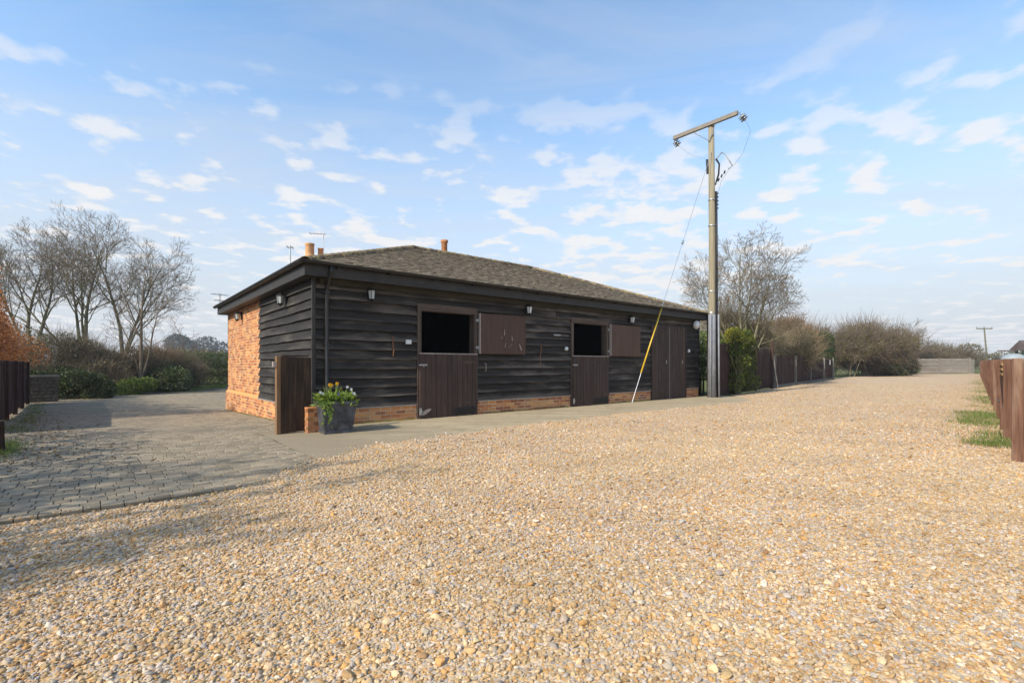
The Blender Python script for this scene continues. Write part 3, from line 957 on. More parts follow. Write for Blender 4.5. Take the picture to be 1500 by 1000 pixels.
# plain tiles on the slopes
ang = math.atan(SLOPE)
ca, sa = math.cos(ang), math.sin(ang)
tiles = []
def slope_tiles(which):
    smax = hw / ca
    nrow = int(smax / 0.1)
    span = (x1 - x0) if which in ('front', 'rear') else (y1 - y0)
    for r in range(nrow + 1):
        s = r * 0.1 - 0.04
        run = max(0, s) * ca
        a_, b_ = run, span - run
        t_ = a_ - (0.0825 if r % 2 else 0)
        while t_ < b_:
            q0, q1 = max(t_, a_), min(t_ + 0.165, b_)
            if q1 - q0 > 0.04:
                tiles.append((which, q0, q1 - q0, s))
            t_ += 0.165
for w_ in ('front', 'left'):
    slope_tiles(w_)
def slope_mat(which):
    if which == 'front':
        X = Vector((1, 0, 0)); Yv = Vector((0, ca, sa)); o_ = Vector((x0, y0, EAVE))
    else:
        X = Vector((0, -1, 0)); Yv = Vector((ca, 0, sa)); o_ = Vector((x0, y1, EAVE))
    Z = X.cross(Yv)
    mm = Matrix((X, Yv, Z)).transposed().to_4x4()
    mm.translation = o_
    return mm
SM = {k: slope_mat(k) for k in ('front', 'left')}
def tkey(t_):
    p = SM[t_[0]] @ Vector((t_[1], t_[3], 0))
    w_ = W(p.x, p.y)
    return math.hypot(w_[0], w_[1]) + (0 if t_[0] == 'front' and t_[2] > 0.16 else 100)
tiles.sort(key=tkey)
def tile_mb(l_):
    mb = MB()
    mb.box(0.0015, l_ - 0.0015, 0, 0.2, 0.0, 0.013)
    # slight camber
    return mb
tme = tile_mb(0.165).mesh('roof_tile'); tme.materials.append(M['tile'])
trest = MB()
rt = random.Random(5)
for i, (w_, q, l_, s) in enumerate(tiles):
    lift = rt.uniform(0, 0.004) + (0.006 if rt.random() < 0.04 else 0)
    loc = Matrix.Translation((q, s + rt.uniform(-0.006, 0.006), 0.004 + lift)) @ Matrix.Rotation(-0.075 + rt.gauss(0, 0.012), 4, 'X') @ Matrix.Rotation(rt.gauss(0, 0.018), 4, 'Z') @ Matrix.Rotation(rt.gauss(0, 0.02), 4, 'Y')
    mt = SM[w_] @ loc
    if i < 300:
        o = obj('roof_tile', tme, None, st)
        o.matrix_local = mt
    else:
        tb = tile_mb(l_)
        trest.add([mt @ Vector(p) for p in tb.v], tb.f)
tag(trest.build('roof_tiling', 'tile', st), None, None, None, 'stuff')
# hip and ridge tiles, half round and overlapping
def cap_tiles(p0, p1, n, name):
    p0, p1 = Vector(p0), Vector(p1)
    d = (p1 - p0).normalized()
    side = d.cross(Vector((0, 0, 1))).normalized()
    up = side.cross(d)
    Lr = (p1 - p0).length / n
    for i in range(n):
        mb = MB()
        pr = []
        for s_, rr in ((0, 0.125), (1, 0.105)):
            for k in range(9):
                a_ = math.pi * k / 8
                pr.append((s_, rr * math.cos(a_), rr * 0.80 * math.sin(a_)))
            for k in range(8, -1, -1):
                a_ = math.pi * k / 8
                pr.append((s_, (rr - 0.016) * math.cos(a_), (rr - 0.016) * 0.8 * math.sin(a_)))
        j = rt.uniform(-0.012, 0.012)
        for s_, x_, z_ in pr:
            mb.v.append(p0 + d * (Lr * i + s_ * Lr * 1.06) + side * (x_ + j) + up * (z_ - 0.03 + rt.uniform(-0.002, 0.002)))
        for k in range(18):
            q = (k + 1) % 18
            mb.f.append((k, 18 + k, 18 + q, q))
        mb.f.append(tuple(range(18))); mb.f.append(tuple(range(35, 17, -1)))
        mb.build(name, 'ridge', st, False)
zc_ = 0.015
cap_tiles((x0 + 0.03, y0 + 0.03, EAVE + zc_), (ax, ym, RIDGE + zc_), 24, 'hip_tile')
cap_tiles((x1 - 0.03, y0 + 0.03, EAVE + zc_), (bx, ym, RIDGE + zc_), 24, 'hip_tile')
cap_tiles((ax, ym, RIDGE + zc_), (bx, ym, RIDGE + zc_), 17, 'ridge_tile')
cap_tiles((x0 + 0.03, y1 - 0.03, EAVE + zc_), (ax, ym, RIDGE + zc_), 24, 'hip_tile')

# chimney stack with two clay pots on the rear corner, single pot behind the ridge
ch = MB()
ch.box(1.42, 2.14, 5.3, 5.7, 2.95, 4.20).box(1.39, 2.17, 5.27, 5.73, 4.201, 4.25)
chim = ch.build('chimney', 'brick', st)
def pot(x, y, z, r_, h_, mat):
    MB().lathe([(0, 0.0), (r_ * 1.05, 0), (r_ * 1.05, h_ * 0.1), (r_, h_ * 0.14), (r_ * 0.96, h_ * 0.86), (r_ * 1.06, h_ * 0.9), (r_ * 1.06, h_), (r_ * 0.82, h_), (r_ * 0.8, h_ * 0.4), (0, h_ * 0.4)], 18, (x, y, z)).build('chimney_pot', mat, chim, True)
pot(1.60, 5.5, 4.251, 0.125, 0.42, 'claypale')
pot(1.91, 5.5, 4.251, 0.075, 0.33, 'clay')
vp = MB().lathe([(0.1, 0), (0.1, 0.5), (0.125, 0.52), (0.125, 0.6), (0.09, 0.6), (0.09, 0.3)], 14, (5.86, 5.0, 4.77)).build('vent_pot', 'clay', st, True)

# ---- stable doors
def planks(parent, x_a, x_b, z_a, z_b, y_f, n, mat='door', thick=0.03):
    w = (x_b - x_a) / n
    for i in range(n):
        zz_a, zz_b = z_a + rb.uniform(0, 0.008), z_b - rb.uniform(0, 0.004)
        MB().add([(x_a + i * w + 0.0025, y_f + thick, zz_a), (x_a + (i + 1) * w - 0.0025, y_f + thick, zz_a), (x_a + (i + 1) * w - 0.0025, y_f + thick, zz_b), (x_a + i * w + 0.0025, y_f + thick, zz_b),
                  (x_a + i * w + 0.0025, y_f + 0.005, zz_a), (x_a + (i + 1) * w - 0.0025, y_f + 0.005, zz_a), (x_a + (i + 1) * w - 0.0025, y_f + 0.005, zz_b), (x_a + i * w + 0.0025, y_f + 0.005, zz_b),
                  (x_a + i * w + 0.008, y_f, zz_a), (x_a + (i + 1) * w - 0.008, y_f, zz_a), (x_a + (i + 1) * w - 0.008, y_f, zz_b), (x_a + i * w + 0.008, y_f, zz_b)],
                 [(0, 3, 2, 1), (0, 1, 5, 4), (2, 3, 7, 6), (1, 2, 6, 5), (3, 0, 4, 7), (4, 8, 11, 7), (5, 6, 10, 9), (8, 9, 10, 11), (4, 5, 9, 8), (6, 7, 11, 10)]).build('plank', mat, parent)
def stable_door(a_, b_, sh_a, sh_b, blaze):
    jw = 0.09
    MB().box(a_, a_ + jw, -0.066, 0.134, 0.0, DH - 0.151).build('door_jamb', 'frame', st)
    MB().box(b_ - jw, b_, -0.066, 0.134, 0.0, DH - 0.151).build('door_jamb', 'frame', st)
    MB().box(a_, b_, -0.068, 0.134, DH - 0.15, DH).build('door_head', 'framex', st)
    d = MB().box(a_ + 0.045, b_ - 0.045, -0.072, -0.0665, 0.02, 1.375).build('lower_door', 'door', st)
    planks(d, a_ + 0.035, b_ - 0.035, 0.012, 1.375, -0.1025, 11)
    MB().box(a_ + 0.03, b_ - 0.03, -0.1075, -0.0605, 1.377, 1.40).build('top_strip', 'worn', d)
    MB().box(a_ + 0.88, b_ - 0.09, -0.1085, -0.1030, 0.05, 0.21).build('kick_plate', 'iron', d)
    for z in (0.28, 1.18):
        MB().box(b_ - 0.50, b_ - 0.02, -0.1105, -0.1030, z, z + 0.05).tube([(b_ - 0.01, -0.085, z - 0.02), (b_ - 0.01, -0.085, z + 0.07)], 0.014, 8).build('strap_hinge', 'door', d)
    MB().box(a_ + 0.01, a_ + 0.20, -0.1185, -0.1035, 1.13, 1.16).tube([(a_ + 0.12, -0.115, 1.10), (a_ + 0.12, -0.115, 1.16)], 0.008, 6).build('bolt', 'steel', d)
    MB().box(a_ + 0.02, a_ + 0.07, -0.1205, -0.1035, 0.10, 0.24).box(a_ + 0.02, a_ + 0.10, -0.1185, -0.1045, 0.16, 0.18).build('kick_bolt', 'steel', d)
    # scuffed bare patch at the foot
    pts = [(0.08, 0.08), (0.16, 0.10), (0.27, 0.17), (0.31, 0.20), (0.27, 0.225), (0.18, 0.20), (0.10, 0.15)]
    if blaze:
        q = MB(); k = len(pts)
        q.v = [(a_ + x, -0.105, z) for x, z in pts] + [(a_ + x, -0.103, z) for x, z in pts]
        q.f = [tuple(range(k))] + [(i, i + k, (i + 1) % k + k, (i + 1) % k) for i in range(k)]
        q.build('worn_patch', 'worn', d)
    # open upper door folded back against the wall
    s = MB().cbox(0, sh_b - sh_a, 0, 0.93, 0, 0.042, 0.004)
    s.v = [(sh_a + p[0], -0.068 - p[2], 1.40 + p[1]) for p in s.v]
    s.f = [tuple(reversed(q)) for q in s.f]
    s = s.build('upper_door', 'shutter', st)
    MB().box(sh_a - 0.028, sh_a - 0.001, -0.118, -0.066, 1.40, 2.33).build('lit_door_edge', 'worn', s)  # pale strip: sunlight on the hinge edge painted as colour
    for z in (1.52, 2.14):
        MB().box(sh_a - 0.10, sh_a - 0.03, -0.075, -0.066, z, z + 0.05).tube([(sh_a - 0.03, -0.066, z - 0.02), (sh_a - 0.03, -0.066, z + 0.07)], 0.013, 8).build('hinge', 'steel', s)
    # stand-off blocks hold it from the boards
    MB().box(sh_a + 0.1, sh_a + 0.16, -0.067, -0.02, 1.45, 2.28).box(sh_b - 0.16, sh_b - 0.1, -0.067, -0.02, 1.45, 2.28).build('ledge', 'door', s)
    if blaze:
        for (x, z, dx, dz_, w) in ((0.70, 0.44, 0.01, 0.16, 0.022), (0.62, 0.36, 0.01, 0.08, 0.012), (0.95, 0.32, -0.02, 0.12, 0.018), (0.72, 0.16, 0.02, 0.12, 0.014), (0.84, 0.14, 0.06, 0.12, 0.016), (1.24, 0.10, -0.07, 0.16, 0.03), (0.93, 0.2, 0.0, 0.06, 0.01)):
            X, Z = sh_a + x, 1.40 + z
            MB().add([(X - w / 2, -0.1115, Z), (X + w / 2, -0.1115, Z + 0.01), (X + dx + w / 3, -0.1115, Z + dz_), (X + dx - w / 4, -0.1115, Z + dz_ * 0.93),
                      (X - w / 2, -0.1098, Z), (X + w / 2, -0.1098, Z + 0.01), (X + dx + w / 3, -0.1098, Z + dz_), (X + dx - w / 4, -0.1098, Z + dz_ * 0.93)],
                     [(0, 1, 2, 3), (0, 4, 5, 1), (1, 5, 6, 2), (2, 6, 7, 3), (3, 7, 4, 0)]).build('scrape', 'worn', s)
M['shutter'] = wood('plywood_shutter', (0.082, 0.044, 0.030), (0.118, 0.066, 0.047), (0.20, 0.135, 0.10), 'z', 0.6, 0.45, 0.7, 0.5)
stable_door(2.07, 3.61, 3.665, 5.04, True)
stable_door(6.73, 8.30, 8.36, 9.78, False)
# double plank doors
for a_, b_ in ((10.50, 11.46), (11.475, 12.44)):
    d = MB().box(a_ + 0.01, b_ - 0.01, -0.03, 0.0, 0.03, 2.40).build('store_door', 'door', st)
    planks(d, a_, b_, 0.02, 2.41, -0.06, 6)
    MB().box(b_ - 0.2 if a_ < 11 else a_ + 0.75, b_ - 0.17 if a_ < 11 else a_ + 0.78, -0.075, -0.0605, 1.18, 1.30).build('handle', 'steel', d)
MB().box(11.462, 11.474, -0.066, -0.02, 0.02, 2.41).build('meeting_strip', 'worn', st)
MB().box(10.44, 10.497, -0.068, 0.08, 0.0, 2.44).build('door_jamb', 'door', st)
MB().box(12.443, 12.50, -0.068, 0.08, 0.0, 2.44).build('door_jamb', 'door', st)
MB().box(10.498, 12.442, -0.068, 0.08, 2.412, 2.44).build('door_head', 'door', st)

# ================================================================== things fixed on the stable
def lantern(u, v, rz, label):
    x, y, _ = W(u, v)
    t_ = thing('wall_lantern', label, 'lantern', (x, y, 2.40), rz, 'carriage lanterns on the stable')
    # local: -y is away from the wall, wall at y=0
    MB().box(-0.045, 0.045, -0.02, 0.012, 0.02, 0.24).build('back_plate', 'iron', t_)
    MB().tube([(0, -0.01, 0.20), (0, -0.06, 0.245), (0, -0.11, 0.235)], 0.009, 6).build('bracket', 'iron', t_)
    MB().lathe([(0.0, 0.255), (0.018, 0.25), (0.02, 0.235), (0.055, 0.215), (0.095, 0.19), (0.095, 0.183), (0.0, 0.183)], 6, (0, -0.11, 0)).build('cap', 'iron', t_)
    MB().lathe([(0.072, 0.182), (0.056, 0.025), (0.0, 0.025)], 6, (0, -0.11, 0)).build('glass', 'glass', t_)
    for k in range(6):
        a_ = math.pi * 2 * k / 6
        MB().tube([(0.075 * math.cos(a_), -0.11 + 0.075 * math.sin(a_), 0.183), (0.058 * math.cos(a_), -0.11 + 0.058 * math.sin(a_), 0.022)], 0.0055, 5).build('glazing_bar', 'iron', t_)
    MB().lathe([(0.0, 0.022), (0.062, 0.022), (0.05, 0.0), (0.015, -0.02), (0.0, -0.04)], 6, (0, -0.11, 0)).build('base', 'iron', t_)
    return t_
lantern(1.03, -0.045, A, 'black lantern between the downpipe and the door with scraped upper leaf')
lantern(5.12, -0.045, A, 'black lantern above the outer corner of the scraped upper door')
lantern(9.30, -0.045, A, 'black lantern above the clean unscraped upper door')
lantern(-0.047, 1.70, A - math.pi / 2, 'black lantern on the boarded part of the end wall')
lantern(-0.018, 6.29, A - math.pi / 2, 'black lantern on the orange brick part of the end wall')
x, y, _ = W(12.95, -0.04)
t_ = thing('bulkhead_light', 'white opal globe light on boards beside the double store doors', 'wall light', (x, y, 2.40), A)
MB().box(-0.06, 0.06, -0.04, 0.006, 0.10, 0.30).build('back_plate', 'iron', t_)
MB().tube([(0, -0.03, 0.28), (0, -0.13, 0.33), (0, -0.14, 0.26)], 0.014, 8).build('bracket', 'iron', t_)
MB().lathe([(0.0, 0.0), (0.05, 0.01), (0.10, 0.07), (0.115, 0.15), (0.10, 0.23), (0.06, 0.28), (0.0, 0.29)], 18, (0, -0.14, 0)).build('globe', 'white', t_, True)

def onwall(name, label, cat, u, z, build, mat, group=None):
    x, y, _ = W(u, -0.04)
    o = build.build(name, mat)
    o.location = (x, y, z); o.rotation_euler = (0, 0, A)
    return tag(o, label, cat, group)
onwall('switch_box', 'white square switch box on the boards left of a stable door', 'switch', 1.86, 1.62, MB().cbox(-0.06, 0.06, -0.045, 0.045, 0, 0.05, 0.008), 'white')
bpy.data.objects['switch_box'].rotation_euler = (R(90), 0, A)
def strap(l_, s_):
    return MB().tube([(0, 0.01, 0.0), (0, -0.02, -0.01), (-0.01 * s_, -0.022, -0.12), (0.015 * s_, -0.02, -0.28), (0.0, -0.02, -l_)], [0.008, 0.012, 0.011, 0.012, 0.007], 6)
onwall('lead_strap', 'tan leather strap hanging beside the white square switch box', 'strap', 1.52, 1.72, strap(0.40, 1), 'strap')
onwall('lead_strap', 'reddish strap hanging between the two stable doors', 'strap', 5.6, 1.68, strap(0.52, -1.6), 'strap')
onwall('tie_handle', 'small pale upright handle on boards below the scraped upper door', 'handle', 3.84, 1.0, MB().tube([(0, 0.01, 0), (0, -0.04, 0.01), (0, -0.04, 0.17), (0, 0.01, 0.18)], 0.009, 6), 'worn')
def disc(r_):
    m_ = MB().lathe([(0, 0.05), (r_ * 0.7, 0.045), (r_, 0.02), (r_, -0.01), (0, -0.01)], 14)
    m_.v = [(p[0], -p[2], p[1]) for p in m_.v]
    return m_
onwall('push_switch', 'round white switch on boards left of the second stable door', 'switch', 6.55, 1.58, disc(0.055), 'white')
onwall('push_switch', 'round white switch right of the double store doors', 'switch', 12.68, 1.63, disc(0.06), 'white')
onwall('sliding_bolt', 'pale galvanised bolt on boards left of the second stable door', 'bolt', 6.2, 1.93, MB().box(-0.12, 0.12, -0.02, 0.008, -0.02, 0.02).tube([(-0.1, -0.025, 0.0), (0.42, -0.025, 0.0)], 0.008, 6), 'steel')

# tv aerials on the roof
def aerial(u, v, z0, h_, dirz, label, arms):
    x, y, _ = W(u, v)
    t_ = thing('tv_aerial', label, 'aerial', (x, y, z0), dirz)
    MB().tube([(0, 0, 0), (0, 0, h_)], 0.014, 6).build('mast', 'steel', t_)
    for (z, l_, n_, s0) in arms:
        MB().tube([(-s0, 0, z), (l_ - s0, 0, z)], 0.009, 5).build('boom', 'steel', t_)
        for k in range(n_):
            xx = -s0 + l_ * (k + 0.5) / n_
            MB().tube([(xx, -0.16 + 0.05 * k / n_, z), (xx, 0.16 - 0.05 * k / n_, z)], 0.006, 4).build('element', 'steel', t_)
        MB().box(-s0 - 0.012, -s0, -0.1, 0.1, z - 0.08, z + 0.08).build('reflector', 'steel', t_) if n_ > 5 else None
    return t_
aerial(2.16, 6.0, 4.0, 1.18, 0.2, 'thin aerial rising behind the two clay chimney pots', [(1.15, 0.5, 5, 0.42)])
aerial(-0.24, 8.3, 2.95, 0.42, 0.9, 'small aerial over the far gutter end of the brick wall', [(0.38, 0.5, 5, 0.25), (0.2, 0.3, 3, 0.15)])
aerial(-0.33, 0.35, 2.98, 0.36, 0.2, 'short bracketed aerial stub at the near gutter corner', [(0.33, 0.12, 2, 0.06)])

# ---- brick pier and boarded gate leaf by the corner
x, y, _ = W(-0.24, -0.60)
pier = thing('brick_pier', 'low orange brick pier between the gate leaf and the planter', 'pier', (x, y, 0), A)
MB().box(-0.085, 0.105, -0.085, 0.105, -0.05, 0.405).build('mortar', 'mortar', pier)
for r_i in range(6):
    z = -0.03 + r_i * 0.075
    for k in range(4):
        o_ = MB()
        if (r_i + k) % 2:
            o_.cbox(-0.095, 0.115 - 0.112, 0, 0.065, 0, 0.1, 0.004)
        else:
            o_.cbox(-0.095, 0.115, 0, 0.065, 0, 0.1, 0.004)
        vv = []
        for (p, zc2, dd) in o_.v:
            q = (p, -0.095 + 0.1 - dd)
            for _k in range(k):
                q = (0.01 - (q[1] - 0.01), 0.01 + (q[0] - 0.01))
            vv.append((q[0], q[1], z + zc2))
        o_.v = vv
        o_.build('brick', 'brick', pier)
MB().cbox(-0.1, 0.12, -0.1, 0.12, 0.406, 0.43, 0.006).build('cap', 'brick', pier)
x, y, _ = W(-0.72, -0.50)
gate = thing('gate_leaf', 'narrow dark brown boarded gate leaf standing open by the stable corner', 'gate', (x, y, 0), A + 0.02)
for i, (a_, b_) in enumerate(((0.0, 0.125), (0.128, 0.25), (0.253, 0.37), (0.373, 0.49))):
    MB().box(a_, b_, -0.045 - 0.003 * (i % 2), -0.022, 0.012 + 0.008 * i, 1.285 - 0.004 * i).build('board', 'gate_dark', gate)
MB().box(-0.075, -0.002, -0.05, 0.05, 0.0, 1.30).build('stile', 'gate_side', gate) if 'gate_side' in M else None
M['gate_side'] = wood('sunlit_gate_edge', (0.16, 0.085, 0.04), (0.30, 0.17, 0.08), (0.40, 0.26, 0.14), 'z', 0.8, 0.4)  # paler gate timber, sunlight on the stile put into the colour
MB().box(-0.06, -0.002, -0.052, 0.05, 0.0, 1.29).build('stile', 'gate_side', gate)
for z in (0.2, 1.05):
    MB().box(0.0, 0.49, -0.0215, 0.03, z, z + 0.1).build('rail', 'gate_dark', gate)
MB().box(0.03, 0.46, -0.03, 0.05, 1.288, 1.31).build('top_rail', 'gate_dark', gate)
MB().box(-0.11, -0.061, -0.03, 0.03, 1.12, 1.20).build('latch_block', 'worn', gate)

# ---- planter
x, y, _ = W(0.06, -0.86)
pl = thing('planter', 'square lead grey planter full of spring flowers by the downpipe', 'planter', (x, y, 0.012), A - 0.06)
def frus(h0, h1, r0_, r1_):
    return [(-r0_, -r0_, h0), (r0_, -r0_, h0), (r0_, r0_, h0), (-r0_, r0_, h0), (-r1_, -r1_, h1), (r1_, -r1_, h1), (r1_, r1_, h1), (-r1_, r1_, h1)]
m = MB().add(frus(0.03, 0.50, 0.215, 0.27), [(3, 2, 1, 0), (0, 1, 5, 4), (1, 2, 6, 5), (2, 3, 7, 6), (3, 0, 4, 7)])
m.add(frus(0.50, 0.36, 0.25, 0.24), [(0, 1, 5, 4), (1, 2, 6, 5), (2, 3, 7, 6), (3, 0, 4, 7)])
m.build('body', 'lead', pl)
m = MB().add(frus(0.485, 0.53, 0.285, 0.285) + frus(0.485, 0.53, 0.245, 0.245), [(0, 1, 5, 4), (1, 2, 6, 5), (2, 3, 7, 6), (3, 0, 4, 7), (4, 5, 13, 12), (5, 6, 14, 13), (6, 7, 15, 14), (7, 4, 12, 15), (8, 12, 13, 9), (9, 13, 14, 10), (10, 14, 15, 11), (11, 15, 12, 8), (0, 8, 9, 1), (1, 9, 10, 2), (2, 10, 11, 3), (3, 11, 8, 0)])
m.build('rim', 'lead', pl)
MB().box(-0.232, 0.232, -0.232, 0.232, 0.0, 0.045).build('base', 'lead', pl)
for sx in (-1, 1):
    for sy in (-1, 1):
        MB().tube([(sx * 0.215, sy * 0.215, 0.046), (sx * 0.266, sy * 0.266, 0.484)], 0.02, 6).build('corner_post', 'lead', pl)
MB().tube([(-0.14, -0.232, 0.14), (-0.05, -0.242, 0.2), (0.0, -0.246, 0.24), (0.05, -0.242, 0.2), (0.14, -0.232, 0.14)], 0.012, 5).tube([(0, -0.24, 0.12), (0, -0.254, 0.32)], 0.012, 5).build('moulding', 'lead', pl)
MB().box(-0.24, 0.24, -0.24, 0.24, 0.40, 0.44).build('soil', 'soil', pl)

def leaf_quads(P, D, L, Wd, fold=0.25):
    """leaves as folded diamonds: 4 verts, 2 tris each. P base, D unit dirs"""
    n = len(P)
    rv = rng.normal(size=(n, 3))
    S = np.cross(D, rv); S /= np.linalg.norm(S, axis=1, keepdims=True) + 1e-9
    Nn = np.cross(D, S)
    L = np.asarray(L).reshape(-1, 1) * np.ones((n, 1)); Wd = np.asarray(Wd).reshape(-1, 1) * np.ones((n, 1))
    a_ = P
    b_ = P + D * L * 0.5 + S * Wd * 0.5 + Nn * Wd * fold
    c_ = P + D * L
    d_ = P + D * L * 0.5 - S * Wd * 0.5 + Nn * Wd * fold
    V = np.stack([a_, b_, c_, d_], 1).reshape(-1, 3)
    k = np.arange(n) * 4
    F = np.concatenate([np.stack([k, k + 1, k + 2], 1), np.stack([k, k + 2, k + 3], 1)])
    return V, F
def unit(a_):
    return a_ / (np.linalg.norm(a_, axis=1, keepdims=True) + 1e-9)
# planter: strap leaves and rounded leaves, flowers
plant = thing('spring_flowers', 'yellow daffodils and white pansies growing in the grey planter', 'flowers', (x, y, 0.44), A - 0.06)
n = 1100
P = np.stack([rng.uniform(-0.24, 0.24, n), rng.uniform(-0.24, 0.24, n), rng.uniform(0.0, 0.16, n)], 1)
D = unit(np.stack([P[:, 0] * 3.2 + rng.normal(0, 0.4, n), P[:, 1] * 3.2 + rng.normal(0, 0.4, n), rng.uniform(0.1, 1.0, n)], 1))
V1, F1 = leaf_quads(P, D, rng.uniform(0.06, 0.15, n), rng.uniform(0.025, 0.06, n))
obj('foliage', fast_mesh('foliage', V1, F1), 'plant', plant)
mb = MB()
for k in range(150):
    bx_, by_ = random.uniform(-0.2, 0.2), random.uniform(-0.2, 0.2)
    a_ = math.atan2(by_, bx_) + random.gauss(0, 0.5); l_ = random.uniform(0.16, 0.34); o_ = random.uniform(0.05, 0.22)
    pts = [(bx_ + math.cos(a_) * o_ * s * s, by_ + math.sin(a_) * o_ * s * s, 0.02 + l_ * s * (1.25 - 0.55 * s * (1 if o_ > 0.1 else 0.4))) for s in (0, 0.35, 0.7, 1.0)]
    w_ = 0.008
    nx_, ny_ = -math.sin(a_) * w_, math.cos(a_) * w_
    k0 = len(mb.v)
    for i, p in enumerate(pts):
        f_ = (1, 1, 0.8, 0.1)[i]
        mb.v += [(p[0] + nx_ * f_, p[1] + ny_ * f_, p[2]), (p[0] - nx_ * f_, p[1] - ny_ * f_, p[2])]
    mb.f += [(k0 + 2 * i, k0 + 2 * i + 1, k0 + 2 * i + 3, k0 + 2 * i + 2) for i in range(3)]
for k in range(16):   # trailing ivy over the front
    bx_ = random.choice((random.uniform(-0.29, -0.12), random.uniform(-0.27, 0.12)))
    zt_ = random.uniform(-0.32, 0.06)
    for q in range(5):
        z_ = 0.09 + (zt_ - 0.09) * q / 4
        s_ = random.uniform(0.014, 0.028)
        c_ = (bx_ + random.gauss(0, 0.014), -0.30 + 0.03 * q / 4 * 1.5 + random.gauss(0, 0.006), z_)
        k0 = len(mb.v)
        mb.v += [(c_[0] - s_, c_[1], c_[2]), (c_[0], c_[1] - 0.01, c_[2] - s_ * 1.3), (c_[0] + s_, c_[1], c_[2] + random.uniform(-.01, .01)), (c_[0], c_[1] + 0.005, c_[2] + s_)]
        mb.f.append((k0, k0 + 1, k0 + 2, k0 + 3))
mb.build('strap_leaves', 'plant', plant)
def flower(px_, py_, pz_, r_, mat, cup):
    mb = MB().tube([(px_ * 0.9, py_ * 0.9, 0.0), (px_, py_, pz_ - 0.01)], 0.004, 4)
    st_ = mb.build('stem', 'plant', plant)
    mb = MB()
    for k in range(6):
        a_ = 2 * math.pi * k / 6 + random.uniform(-.1, .1)
        c_, s_ = math.cos(a_), math.sin(a_)
        k0 = len(mb.v)
        mb.v += [(px_, py_ - 0.01, pz_), (px_ + (c_ - 0.5 * s_) * r_ * 0.6, py_ - 0.015, pz_ + (s_ + 0.5 * c_) * r_ * 0.6), (px_ + c_ * r_, py_ - 0.02, pz_ + s_ * r_), (px_ + (c_ + 0.5 * s_) * r_ * 0.6, py_ - 0.015, pz_ + (s_ - 0.5 * c_) * r_ * 0.6)]
        mb.f.append((k0, k0 + 1, k0 + 2, k0 + 3))
    if cup:
        c2 = MB().lathe([(0.0, 0), (r_ * 0.35, 0.0), (r_ * 0.45, r_ * 0.8)], 8)
        mb.add([(px_ + p[0], py_ - 0.015 - p[2], pz_ + p[1]) for p in c2.v], c2.f)
    mb.build('flower', mat, plant)
for (fx, fz) in ((-0.09, 0.37), (0.02, 0.39), (-0.05, 0.36)):
    flower(fx, random.uniform(-0.12, 0.05), fz, 0.036, 'petal_y', True)
for k in range(5):
    flower(random.uniform(-0.3, 0.3), random.uniform(-0.3, -0.1), random.uniform(0.1, 0.24), 0.028, 'petal_w' if k % 4 else 'petal_v', False)
for (fx, fz) in ((0.2, 0.33), (0.24, 0.29), (0.28, 0.22), (-0.25, 0.25), (-0.21, 0.23)):
    flower(fx, random.uniform(-0.1, 0.0), fz, 0.028, 'petal_w', False)

# ================================================================== POLE
PX, PY = 7.02, 17.01
pole = thing('electricity_pole', 'tall timber electricity pole with a cross arm at the stable end', 'pole', (PX, PY, 0))
pts = [(0, 0, -0.3), (0, 0, 2), (0.01, 0, 5), (-0.03, 0.0, 9.52)]
MB().tube(pts, [0.138, 0.128, 0.115, 0.098], 16).build('shaft', 'pole', pole, True)
p0, p1 = Vector((-0.87, 1.1, 9.56)), Vector((0.66, -0.72, 9.56))
d = (p1 - p0).normalized(); s = Vector((-d.y, d.x, 0))
m = MB()
off = Vector((-0.03, 0, 0)) + s * (-0.14)
for p in (p0, p1):
    for a_, b_ in ((-0.05, -0.065), (0.05, -0.065), (0.05, 0.065), (-0.05, 0.065)):
        m.v.append(p + off + s * a_ + Vector((0, 0, b_)))
m.f = [(0, 1, 2, 3), (7, 6, 5, 4), (0, 4, 5, 1), (1, 5, 6, 2), (2, 6, 7, 3), (3, 7, 4, 0)]
m.build('cross_arm', 'grey_wood', pole)
pm_ = (p0 + p1) / 2 + off
for e in (0.42, -0.42):
    MB().tube([pm_ + d * e + Vector((0, 0, -0.06)), Vector((-0.03, 0, 8.95)) + s * -0.12], 0.014, 5).build('brace', 'steel', pole)
lead_end = []
for p, q in ((p0, -1), (p1, 1)):
    base_ = p + off + d * (0.04 * q)
    dirw = Vector((0.72, 0.25, -0.62)).normalized()
    pts = [base_, base_ + dirw * 0.12]
    MB().tube(pts, 0.012, 5).build('shackle', 'steel', pole)
    for k in range(3):
        c_ = base_ + dirw * (0.15 + 0.075 * k)
        mb = MB().lathe([(0, -0.02), (0.06, -0.02), (0.13, 0.0), (0.13, 0.012), (0.055, 0.028), (0.035, 0.055), (0, 0.055)], 12)
        rotm = dirw.to_track_quat('Z', 'Y').to_matrix()
        mb.v = [rotm @ Vector(v) + c_ for v in mb.v]
        mb.build('insulator', 'ceramic', pole, True)
    lead_end.append(base_ + dirw * 0.4)
